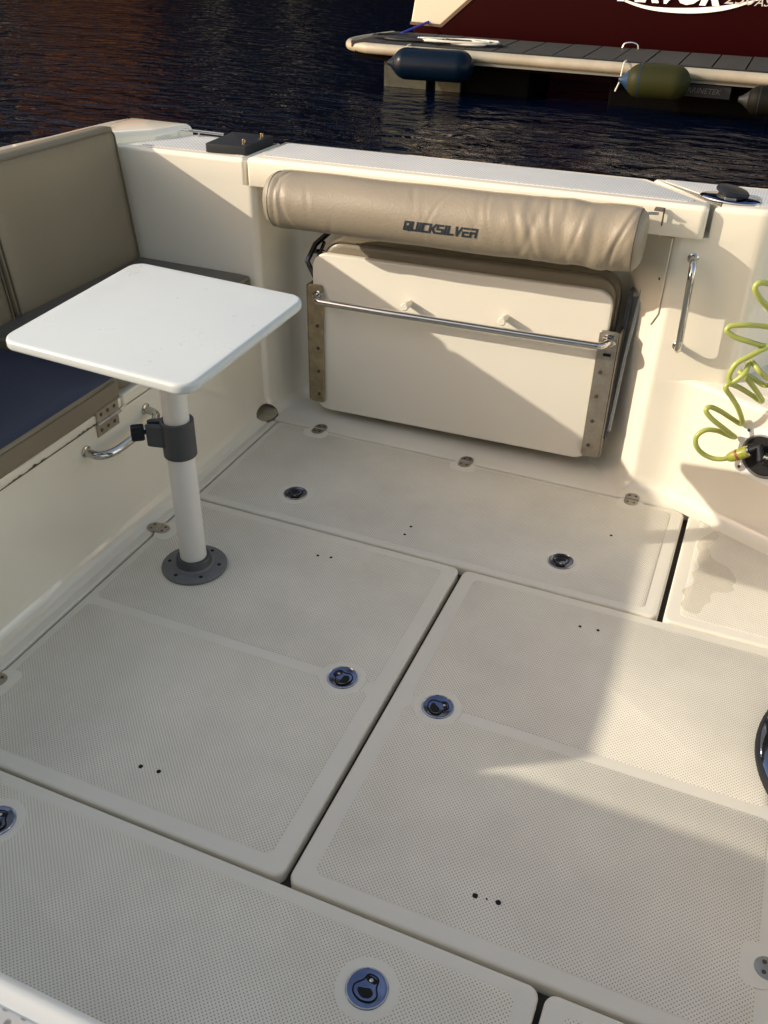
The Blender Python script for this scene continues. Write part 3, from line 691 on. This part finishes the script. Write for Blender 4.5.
link('hose', mesh('hose', *tube(sm_, 0.0072, 12)), HOSE, HS)
c0 = pts[0]; c1 = Rf @ Vector((0.012, 0.0, 0.040)); dd = (c1-c0)
dd = (upx(751, 450, 2.45)-oc - c0); ln = dd.length; dd.normalize()
link('connector', mesh('connector', *lathe([(0.0085, -0.012), (0.0125, -0.006), (0.0155, 0.004), (0.016, 0.016), (0.0145, 0.017), (0.0145, 0.023), (0.0165, 0.024), (0.017, 0.046), (0.0145, 0.052), (0.010, 0.052)], 20, c0, toward(dd))), LIME, HS)
link('seal_ring', mesh('seal_ring', *lathe([(0.0150, 0.0165), (0.0168, 0.018), (0.0168, 0.022), (0.0150, 0.0235)], 20, c0, toward(dd))), ORANGE, HS)
link('collar', mesh('collar', *lathe([(0.0150, 0.050), (0.0160, 0.052), (0.0150, 0.056), (0.0090, 0.056)], 20, c0, toward(dd))), CHROME, HS)
link('nozzle', mesh('nozzle', *tube([c0+dd*0.055, c0+dd*0.085, Rf @ Vector((0.012, 0.004, 0.038))], 0.011, 14)), BLACKP, HS)

# ------------------------------------------------------------------ gunwale fittings
zt = lambda x, z: z + 0.012*(x+1.5)
MP = thing('mounting_pad', 'square black mounting pad with two small studs on the gunwale', 'mounting pad', (-1.62, 2.67, zt(-1.62, 0.8745)))
pl = [(-1.688-MP.location.x, 2.575-MP.location.y), (-1.546-MP.location.x, 2.588-MP.location.y), (-1.548-MP.location.x, 2.772-MP.location.y), (-1.700-MP.location.x, 2.765-MP.location.y)]
link('plate', mesh('plate', *loft(round_poly([(*p, 0.006) for p in pl]), top_round(0.0, 0.026, 0.003, 2))), BLACKP, MP)
for a, b in ((0.045, -0.045), (0.052, 0.058)):
    link('stud', mesh('stud', *lathe([(0.006, 0.025), (0.006, 0.038), (0.0045, 0.040), (0, 0.040)], 12, (a, b, 0))), mat('brass', (0.5, 0.38, 0.2), 0.25, metal=1.0), MP)
GR = thing('toe_rail', 'thin low chrome rail on the outer edge of the gunwale', 'rail', (-1.90, 2.765, zt(-1.9, 0.874)))
link('rail', mesh('rail', *tube([(-0.105, 0, 0.018), (0.17, -0.005, 0.018)], 0.0045, 10)), CHROME, GR)
for a in (-0.03, 0.07): link('stanchion', mesh('stanchion', *tube([(a, -0.003, 0.0), (a, -0.003, 0.018)], 0.004, 10)), CHROME, GR)
CP = thing('deck_filler_cap', 'flat black cap on an oval polished plate at the gunwale right end', 'filler cap', (-0.100, 2.672, zt(-0.1, 0.8762)))
ov = [(0.080*cos(2*pi*k/48+0.0), 0.050*sin(2*pi*k/48)) for k in range(48)]
Mr = Matrix.Rotation(radians(-14), 4, 'Z')
link('base_plate', mesh('base_plate', *xf(loft(ov, [(0, 0), (0.003, 0), (0.0065, 0.004), (0.0075, 0.010)]), Mr)), mat('plate_sky_tint', (0.10, 0.15, 0.30), 0.12, metal=1.0), CP)  # plate tinted blue; reflected sky is painted into the metal colour
link('plate_edge', mesh('plate_edge', *xf(tube([(0.0795*cos(2*pi*k/40), 0.0495*sin(2*pi*k/40), 0.003) for k in range(40)], 0.0022, 6, True), Mr)), CHROME, CP)
link('neck', mesh('neck', *lathe([(0.036, 0.006), (0.034, 0.013), (0.030, 0.017)], 32)), BLACKP, CP)
link('cap', mesh('cap', *xf(lathe([(0.036, 0.015), (0.044, 0.018), (0.045, 0.023), (0.040, 0.028), (0.0, 0.030)], 36), Matrix.Rotation(radians(10), 4, 'Y'))), mat('cap_black', (0.010, 0.012, 0.018), 0.4, spec=0.3), CP)
link('hinge_lug', mesh('hinge_lug', *box(-0.012, -0.040, 0.006, 0.018, -0.030, 0.014)), CHROME, CP, bevel=0.002)

# ------------------------------------------------------------------ seat pedestal at the right edge
ST = thing('helm_stool', 'polished stool base of which only the rim shows at the right edge', 'stool', (0.545, 1.612, 0))
link('base_plate', mesh('base_plate', *lathe([(0.286, 0.001), (0.291, 0.008), (0.291, 0.018), (0.282, 0.028), (0.260, 0.034), (0.15, 0.052), (0.08, 0.085), (0.05, 0.12)], 72)), mat('sky_tint_steel', (0.13, 0.16, 0.24), 0.10, metal=1.0), ST)  # navy of the reflected sky is mixed into the steel colour
link('rim', mesh('rim', *lathe([(0.290, 0.001), (0.296, 0.003), (0.296, 0.015), (0.290, 0.021)], 72)), BLACKP, ST)
link('column', mesh('column', *lathe([(0.045, 0.10), (0.04, 0.14), (0.038, 0.58)], 32)), CHROME, ST)
link('seat', mesh('seat', *lathe([(0.04, 0.57), (0.18, 0.58), (0.20, 0.60), (0.20, 0.65), (0.17, 0.675), (0, 0.68)], 40)), TAN, ST)

bm = bmesh.new(); bmesh.ops.create_uvsphere(bm, u_segments=40, v_segments=24, radius=1)
for v in bm.verts: v.co = Vector((-1.515+v.co.x*0.062, 2.52+v.co.y*0.062, 0.0+v.co.z*0.034))
cut_me = bpy.data.meshes.new('cut'); bm.to_mesh(cut_me); bm.free(); cut_o = bpy.data.objects.new('cut', cut_me); COL.objects.link(cut_o)
bpy.context.view_layer.update()
for o_ in [c for c in list(TR.children)+list(LK.children) if c.name.split('.')[0] in ('wall', 'base')]:
    md = o_.modifiers.new('b', 'BOOLEAN'); md.operation = 'DIFFERENCE'; md.object = cut_o; md.solver = 'EXACT'
    dg = bpy.context.evaluated_depsgraph_get(); nm = bpy.data.meshes.new_from_object(o_.evaluated_get(dg)); o_.modifiers.clear(); o_.data = nm
bpy.data.objects.remove(cut_o)
# ------------------------------------------------------------------ near module, unseen cabin added behind the camera to shade the deck
MD = thing('side_locker', 'white locker top corner at the bottom left edge of the photo', 'locker', (-1.2, 0.0, 0))
P('body', loft(rrect(-2.14, -0.60, -0.20, 0.212, 0.02), top_round(0.0, 0.95, 0.012)), mat('white_gelcoat', (0.80, 0.79, 0.74), 0.35), MD, False)
P('non_slip_pad', loft(rrect(-1.93, -0.55, -0.24, 0.190, 0.03), [(0.948, 0), (0.9515, 0), (0.952, 0.002)]), NSG, MD, False)
WH = thing('shade_cabin', 'unseen cream cabin with dark windows, added to shade the deck', 'shade_cabin', (-0.3, -1.9, 0))
P('side_wall', combine(box(-2.1, -2.6, 0, -2.04, -0.90, 1.05), box(-2.1, -1.00, 1.05, -2.04, -0.90, 2.02), box(-2.1, -2.6, 1.05, -2.04, -2.5, 2.02)), GEL, WH, False)
P('side_wall', combine(box(1.24, -2.6, 0, 1.30, -0.90, 1.05), box(1.24, -1.00, 1.05, 1.30, -0.90, 2.02), box(1.24, -2.6, 1.05, 1.30, -2.5, 2.02)), GEL, WH, False)
P('bulkhead', combine(box(-2.038, -0.96, 0, -0.25, -0.90, 1.0), box(0.45, -0.96, 0, 1.238, -0.90, 1.0), box(-2.038, -0.96, 1.0, -1.9, -0.90, 2.02), box(-0.35, -0.96, 1.0, -0.25, -0.90, 2.02), box(0.45, -0.96, 1.0, 0.55, -0.90, 2.02), box(1.1, -0.96, 1.0, 1.238, -0.90, 2.02)), GEL, WH, False)
GLASS = mat('tinted_glass', (0.02, 0.025, 0.03), 0.05)
for b in ((-1.9, -0.942, 1.0, -0.35, -0.930, 2.02), (0.55, -0.942, 1.0, 1.1, -0.930, 2.02), (-0.25, -0.942, 0.05, 0.45, -0.930, 2.02), (-2.075, -2.5, 1.05, -2.065, -1.00, 2.02), (1.265, -2.5, 1.05, 1.275, -1.00, 2.02)):
    P('window', box(*b), GLASS, WH, False)
P('roof', loft(rrect(-2.2, -2.75, 1.4, -0.32, 0.15), both_round(2.022, 2.10, 0.03, 4)), GEL, WH, False)  # overhang extended to cut sky light on the near deck

# ------------------------------------------------------------------ water
WZ = -0.30
vs = [(-400, -60, WZ), (400, -60, WZ), (400, 700, WZ), (-400, 700, WZ)]
WM = bpy.data.materials.new('harbour_water'); WM.use_nodes = True; nt = WM.node_tree; b = nt.nodes['Principled BSDF']
b.inputs['Base Color'].default_value = (0.0003, 0.002, 0.0085, 1); b.inputs['Roughness'].default_value = 0.04; b.inputs['IOR'].default_value = 1.33; b.inputs['Specular IOR Level'].default_value = 0.3
geo = nt.nodes.new('ShaderNodeNewGeometry'); mp = nt.nodes.new('ShaderNodeMapping'); mp.inputs['Scale'].default_value = (1.0, 1.9, 1)
mp.inputs['Rotation'].default_value = (0, 0, radians(12))
n1 = nt.nodes.new('ShaderNodeTexNoise'); n1.inputs['Scale'].default_value = 3.2; n1.inputs['Detail'].default_value = 4; n1.inputs['Distortion'].default_value = 0.6
n2 = nt.nodes.new('ShaderNodeTexNoise'); n2.inputs['Scale'].default_value = 0.8; n2.inputs['Detail'].default_value = 2
ad = nt.nodes.new('ShaderNodeMath'); ad.operation = 'MULTIPLY_ADD'; ad.inputs[1].default_value = 1.5
bp = nt.nodes.new('ShaderNodeBump'); bp.inputs['Strength'].default_value = 1.0; bp.inputs['Distance'].default_value = 0.06
L = nt.links.new
L(geo.outputs['Position'], mp.inputs[0]); L(mp.outputs[0], n1.inputs[0]); L(mp.outputs[0], n2.inputs[0])
L(n2.outputs['Fac'], ad.inputs[0]); L(n1.outputs['Fac'], ad.inputs[2]); L(ad.outputs[0], bp.inputs['Height']); L(bp.outputs['Normal'], b.inputs['Normal'])
struct(link('water', mesh('water', vs, [(0, 1, 2, 3)]), WM, smooth=False))

# ------------------------------------------------------------------ jetty with its fenders
JT = thing('jetty', 'low floating jetty with grey boards and white edge tube across the water', 'jetty', (-2.5, 11.5, WZ))
TUBE = mat('jetty_edge', (0.31, 0.285, 0.225), 0.5, var=0.6, var_scale=2.5, var_col=(0.17, 0.145, 0.10))
BOARD = mat('grey_boards', (0.04, 0.04, 0.039), 0.8, spec=0.15, var=0.5, var_scale=8)
FLOAT = mat('concrete_float', (0.001, 0.001, 0.001), 0.9, spec=0.05, var=0.5, var_scale=4)
PJ = lambda name, part, m, parent=JT, **kw: P(name, part, m, parent, False, **kw)
jy0, jy1, jz = 10.80, 12.02, 0.15
ed = [(3.5, 10.76), (0.5, 10.76), (-3, 10.78), (-4.5, 10.79), (-4.82, 10.84), (-5.02, 10.97), (-5.08, 11.2), (-5.02, 11.6), (-4.9, 12.0)]
PJ('edge_tube', tube(catmull([(x, y, 0.10) for x, y in ed], 6), 0.058, 14), TUBE)
x = -4.95; rnd = random.Random(5); parts = []
while x < 3.4:
    w = 0.34; parts.append(box(x, jy0+0.02+rnd.uniform(-.004, .004), 0.10, x+w-0.018, jy1, 0.150+rnd.uniform(-0.002, 0.002))); x += w
PJ('boards', combine(*parts), BOARD)
PJ('trim_strip', box(-4.95, 10.815, 0.145, 3.4, 10.85, 0.165), BLACKP)
PJ('frame', box(-4.9, 10.82, -0.02, 3.4, 12.0, 0.095), FLOAT)
PJ('rub_strip', box(-4.2, 10.765, 0.015, 3.4, 10.80, 0.045), mat('alloy_dull', (0.12, 0.12, 0.11), 0.5))
for x0 in (-4.5, -1.9, 0.9):
    PJ('float', box(x0, 10.95, -0.55, x0+1.7, 11.9, -0.03), FLOAT, bevel=0.03)
pile_m = mat('pale_pile', (0.008, 0.009, 0.006), 0.7, var=0.6, var_scale=9, var_col=(0.05, 0.06, 0.03))
PL = PJ('support_leg', combine(box(-4.55, 10.88, -0.6, -4.02, 10.94, -0.02), box(-3.90, 10.88, -0.6, -3.60, 10.94, -0.04)), pile_m)
cleat = PJ('cleat', tube(catmull([(-1.99, 11.95, 0.155), (-1.97, 11.95, 0.20), (-1.90, 11.95, 0.215), (-1.83, 11.95, 0.20), (-1.81, 11.95, 0.155)], 5), 0.012, 8), CHROME)
txt = text_mesh('MARINETEK', 0.075, shear=0.2, offset=0.001)
tm = link('maker_lettering', txt, mat('faded_white', (0.05, 0.05, 0.05), 0.5), JT, smooth=False)
tm.rotation_euler = (radians(90), 0, 0); tm.location = Vector((-0.93, 10.80, -0.015-0.045)) - JT.location
link('sign_plate', mesh('sign_plate', *box(-0.3, 0.002, -0.06, 0.3, 0.012, 0.06)), BLACKP, JT).location = tm.location
link('reflector', mesh('reflector', *box(-0.03, 0, -0.03, 0.0, 0.01, 0.03)), mat('reflector_yellow', (0.5, 0.5, 0.1), 0.4), JT).location = Vector((-1.10, 10.79, 0.00)) - JT.location

def fender(name_l, x0, x1, y, z, r, m_body, m_end, ropes):
    t = thing('fender', name_l, 'fender', ((x0+x1)/2, y, z), 'fenders along the jetty edge')
    ln = (x1-x0)/2
    pr = []
    N = 14
    for k in range(N+1):
        a = -pi/2+pi/2*k/N; pr.append((max(0, r*cos(a)), -ln + r*1.0 + r*1.0*sin(a)))
    pr2 = [(rr, -zz) for rr, zz in reversed(pr)]
    R_ = toward((1, 0.0, 0.02))
    body = lathe(pr+pr2, 28, (0, 0, 0), R_)
    link('body', mesh('body', *body), m_body, t)
    e = r*1.5
    tip = lathe([(0.0, -ln-0.07), (0.025, -ln-0.065), (0.04, -ln-0.03), (r*0.55, -ln+0.02), (r*0.92, -ln+r*0.62), (r*1.005, -ln+r*0.95), (r*0.99, -ln+r*1.02)], 28, (0, 0, 0), R_)
    link('end_cap', mesh('end_cap', *tip), m_end, t)
    for rx in ropes:
        link('rope', mesh('rope', *tube(catmull([(rx, 0.23, 0.175-z), (rx-0.004, 0.13, 0.165-z), (rx-0.005, 0.06, 0.06-z), (rx, 0.0, -0.02), (rx-0.03, -0.03, -0.12)], 5), 0.008, 6)), mat('rope_pale', (0.5, 0.5, 0.42), 0.8), t)
    return t
blue = mat('fender_navy', (0.0008, 0.005, 0.014), 0.3, spec=0.12); olive = mat('fender_olive', (0.018, 0.020, 0.006), 0.5, spec=0.1, var=0.6, var_scale=7, var_col=(0.02, 0.022, 0.006))
lblue = mat('fender_tip_blue', (0.006, 0.026, 0.07), 0.35, spec=0.2)
fender('navy blue fender hanging under the left end of the jetty', -4.30, -3.35, 10.55, 0.015, 0.165, blue, blue, (-0.36,))
fender('mossy olive fender with a blue tip under the jetty edge', -1.68, -1.02, 10.55, 0.03, 0.165, olive, lblue, (-0.385,))
fender('faded grey fender at the right edge below the jetty', -0.46, 0.3, 10.55, -0.06, 0.14, mat('fender_grey', (0.004, 0.004, 0.003), 0.6, spec=0.1, var=0.5, var_scale=8), BLACKP, (0.2,))
# rope coils on the jetty
RC = thing('mooring_rope', 'dark tangled mooring rope lying on the left end of the jetty', 'rope', (-4.2, 11.3, 0.155))
rnd = random.Random(9)
for j in range(4):
    pts = []
    cx, cy = rnd.uniform(-0.5, 0.5), rnd.uniform(-0.1, 0.3)
    for k in range(26):
        a = k*0.75+j; pts.append((cx+(0.22+0.12*rnd.random())*cos(a)*1.5+0.03*k*(0.3 if j % 2 else -.2), cy+(0.12+0.08*rnd.random())*sin(a), 0.012+0.02*rnd.random()+0.004*j))
    link('strand', mesh('strand', *tube(catmull(pts, 5), 0.013, 6)), BLACKP if j < 3 else mat('rope_white', (0.5, 0.48, 0.42), 0.8), RC)
BLR = thing('mooring_line', 'blue mooring line rising from the jetty end to the left of the white stern', 'rope', (-4.75, 11.9, 0.15))
link('line', mesh('line', *tube([(0, 0, 0), (0.5, 1.6, 0.28), (1.4, 4.0, 0.9)], 0.015, 8)), mat('rope_blue', (0.02, 0.03, 0.35), 0.7), BLR)

# ------------------------------------------------------------------ neighbouring boat
NB = thing('moored_boat', 'dark maroon and white cruiser moored behind the jetty', 'boat', (-1.5, 13.5, WZ))
PN = lambda name, part, m, parent=NB, **kw: P(name, part, m, parent, False, **kw)
MAR = mat('maroon_hull', (0.014, 0.0006, 0.0009), 0.4, spec=0.06); CRM = mat('cream_hull', (0.55, 0.51, 0.41), 0.3)
yh = 12.42
def side(poly, y0, y1, flare=0.12):
    N = len(poly); vs = []
    for y, s in ((y0, 1), (y1, -1)):
        for x, z in poly: vs.append((x, y - s*flare*(z-0.2)*0.5 , z))
    return vs, [tuple(range(N)), tuple(range(N, 2*N))] + [(i, (i+1) % N, N+(i+1) % N, N+i) for i in range(N)]
PN('hull', side([(-4.78, -0.5), (4.2, -0.5), (4.6, 1.30), (-3.1, 1.30), (-4.42, 0.205), (-4.80, 0.215)], yh, 15.1), MAR, bevel=0.02)
PN('topside', side([(-4.83, 0.222), (-4.42, 0.212), (-3.07, 1.33), (-3.07, 1.60), (-4.62, 1.60), (-4.74, 0.7)], yh+0.003, 15.09), CRM, bevel=0.02)
PN('stripe', side([(-4.835, 0.200), (-4.40, 0.190), (-3.05, 1.305), (-3.085, 1.33), (-4.42, 0.222), (-4.835, 0.232)], yh-0.012, yh+0.01), mat('stripe_brown', (0.10, 0.06, 0.04), 0.4))
PN('cabin', side([(-3.0, 1.31), (4.3, 1.31), (3.4, 2.9), (-1.6, 3.0)], yh+0.35, 14.8, 0), CRM, bevel=0.05)
PN('gunwale_rail', tube([(-3.1, yh-0.08, 1.32), (4.6, yh-0.08, 1.32)], 0.03, 8), CRM)
# lettering and swoosh on the hull side
def on_hull(me_or_obj, x, z, m, name):
    o = link(name, me_or_obj, m, NB, smooth=False); o.rotation_euler = (radians(90-3.4), 0, 0)
    o.location = Vector((x, yh-0.06*(z-0.2)-0.012, z)) - NB.location; return o
W_ = mat('logo_white', (0.75, 0.74, 0.72), 0.4); Gy = mat('logo_grey', (0.42, 0.40, 0.38), 0.4)
on_hull(text_mesh('ARVOR', 0.30, shear=0.25, offset=0.016, xscale=1.12), -1.62, 0.70, W_, 'lettering')
on_hull(text_mesh('250', 0.19, shear=0.3, offset=0.0, xscale=1.15), -0.84, 0.682, Gy, 'lettering')
on_hull(text_mesh('AS', 0.12, shear=0.3, offset=0.0, xscale=1.15), -0.59, 0.655, Gy, 'lettering')
def ribbon(pts, ws):
    P_ = catmull([(a, b, w) for (a, b), w in zip(pts, ws)], 8); vs = []; fs = []
    for i, p in enumerate(P_):
        a = P_[max(i-1, 0)]; c = P_[min(i+1, len(P_)-1)]; d = Vector((c.x-a.x, c.y-a.y)).normalized(); nn = Vector((-d.y, d.x))
        vs += [(p.x+nn.x*p.z, p.y+nn.y*p.z, 0), (p.x-nn.x*p.z, p.y-nn.y*p.z, 0)]
        if i: fs.append((2*i-2, 2*i-1, 2*i+1, 2*i))
    return mesh('r', vs, fs)
on_hull(ribbon([(-0.98, 0.10), (-0.75, -0.02), (-0.40, -0.10), (0.05, -0.105), (0.45, -0.055), (0.80, 0.045)], [0.004, 0.010, 0.018, 0.028, 0.024, 0.004]), -1.42, 0.64, W_, 'swoosh')
on_hull(ribbon([(-0.14, 0.0), (-0.28, 0.02), (-0.25, 0.10), (0.0, 0.12), (0.12, 0.06), (0.0, -0.02), (-0.12, -0.03)], [0.003, 0.006, 0.010, 0.004, 0.010, 0.016, 0.005]), -2.14, 0.70, W_, 'swirl')

# ------------------------------------------------------------------ unseen quay and sheds, added so the water reflects dark
QD = 34.0
PANE = mat('dull_pane', (0.004, 0.006, 0.010), 0.4, spec=0.06)
QY = thing('reflected_quay', 'unseen dark quay wall added so the water reflects dark', 'wall', (0, QD, 0))
P('wall', box(-90, QD, -2, 90, QD+4, 1.6), mat('quay_black', (0.002, 0.002, 0.002), 0.9, spec=0.02, var=0.5, var_scale=1), QY, False)
def shed(x0, x1, h, m, label, rf=2.0, posts=()):
    t = thing('reflected_shed', label, 'building', ((x0+x1)/2, QD+8, 1.6), 'unseen sheds added for water reflections')
    P('wall', box(x0, QD+1.2, 1.6, x1, QD+13, h), m, t, False)
    P('roof', extrude_axis([(QD+.6, h), (QD+7, h+rf), (QD+13.6, h), (QD+13.6, h-0.25), (QD+.6, h-0.25)], x0-0.2, x1+0.2, 'x'), mat('roof_slate', (0.004, 0.004, 0.005), 0.9, spec=0.02), t, False)
    k = x0+1.2
    while k < x1-1.5:
        for z in (3.0, 6.4, 9.8, 13.2, 16.6, 20.0):
            if z+1.8 < h: P('window', box(k, QD+1.12, z, k+1.1, QD+1.22, z+1.7), PANE, t, False)
        k += 3.1
    for px in posts: P('glint_strip', box(px, QD+.9, 1.6, px+0.09, QD+1.15, h*0.75), mat('glint_white', (0.7, 0.66, 0.5), 0.5), t, False)  # pale strips added to give vertical glints on the water
    return t
dk = mat('reflect_dark', (0.0008, 0.001, 0.002), 0.9, spec=0.02); br = mat('reflect_orange', (0.12, 0.05, 0.012), 0.9, spec=0.02, var=0.4, var_scale=1.5); bl = mat('reflect_blue', (0.001, 0.003, 0.012), 0.9, spec=0.02)  # shed colours set for the dark, orange and blue reflections in the water
shed(-80, -33.5, 25, dk, 'unseen dark shed added at the far left for dark reflections')
shed(-33, -25.5, 16, br, 'unseen orange shed added for the orange reflection in the water', posts=(-32.9,))
shed(-25, -13, 24, dk, 'unseen dark shed with pale strips, added for reflections and glints', posts=(-22.0, -18.5))
shed(-12.5, 8, 22, bl, 'unseen blue shed added straight across for water reflections')
shed(8.5, 40, 25, dk, 'unseen dark shed added at the right for dark reflections')

# ------------------------------------------------------------------ camera, light, sky
cam = bpy.data.cameras.new('camera'); co = bpy.data.objects.new('camera', cam); COL.objects.link(co)
cam.sensor_fit = 'VERTICAL'; cam.sensor_height = 36; cam.lens = FPX/1024*36; cam.clip_end = 2000; cam.clip_start = 0.02
Mc = Matrix((rt2, up2, -fw)).transposed().to_4x4(); Mc.translation = CAM; co.matrix_world = Mc
S.camera = co
sdir = Vector((1.72, 1.0, -0.86)).normalized()
sun = bpy.data.lights.new('sun', 'SUN'); so = bpy.data.objects.new('sun', sun); COL.objects.link(so)
sun.energy = 1.9; sun.angle = radians(0.53); sun.color = (1.0, 0.91, 0.76)
so.rotation_euler = sdir.to_track_quat('-Z', 'Y').to_euler(); so.location = (-6, -5, 5)
w = bpy.data.worlds.new('World'); S.world = w; w.use_nodes = True; nt = w.node_tree
bg = nt.nodes['Background']; sk = nt.nodes.new('ShaderNodeTexSky'); sk.sky_type = 'NISHITA'; sk.sun_disc = False
sk.sun_elevation = math.asin(-sdir.z); sk.sun_rotation = math.atan2(-sdir.x, -sdir.y)
tint = nt.nodes.new('ShaderNodeMix'); tint.data_type = 'RGBA'; tint.blend_type = 'MULTIPLY'; tint.inputs[0].default_value = 1
tint.inputs[7].default_value = (1.30, 1.0, 0.76, 1)
nt.links.new(sk.outputs[0], tint.inputs[6]); nt.links.new(tint.outputs[2], bg.inputs['Color']); bg.inputs['Strength'].default_value = 0.15
S.view_settings.view_transform = 'Standard'; S.view_settings.look = 'None'; S.view_settings.exposure = 1.24; S.view_settings.gamma = 1
S.render.engine = 'CYCLES'
S.cycles.max_bounces = 8; S.cycles.diffuse_bounces = 4; S.cycles.use_denoising = True
S.cycles.blur_glossy = 0.0
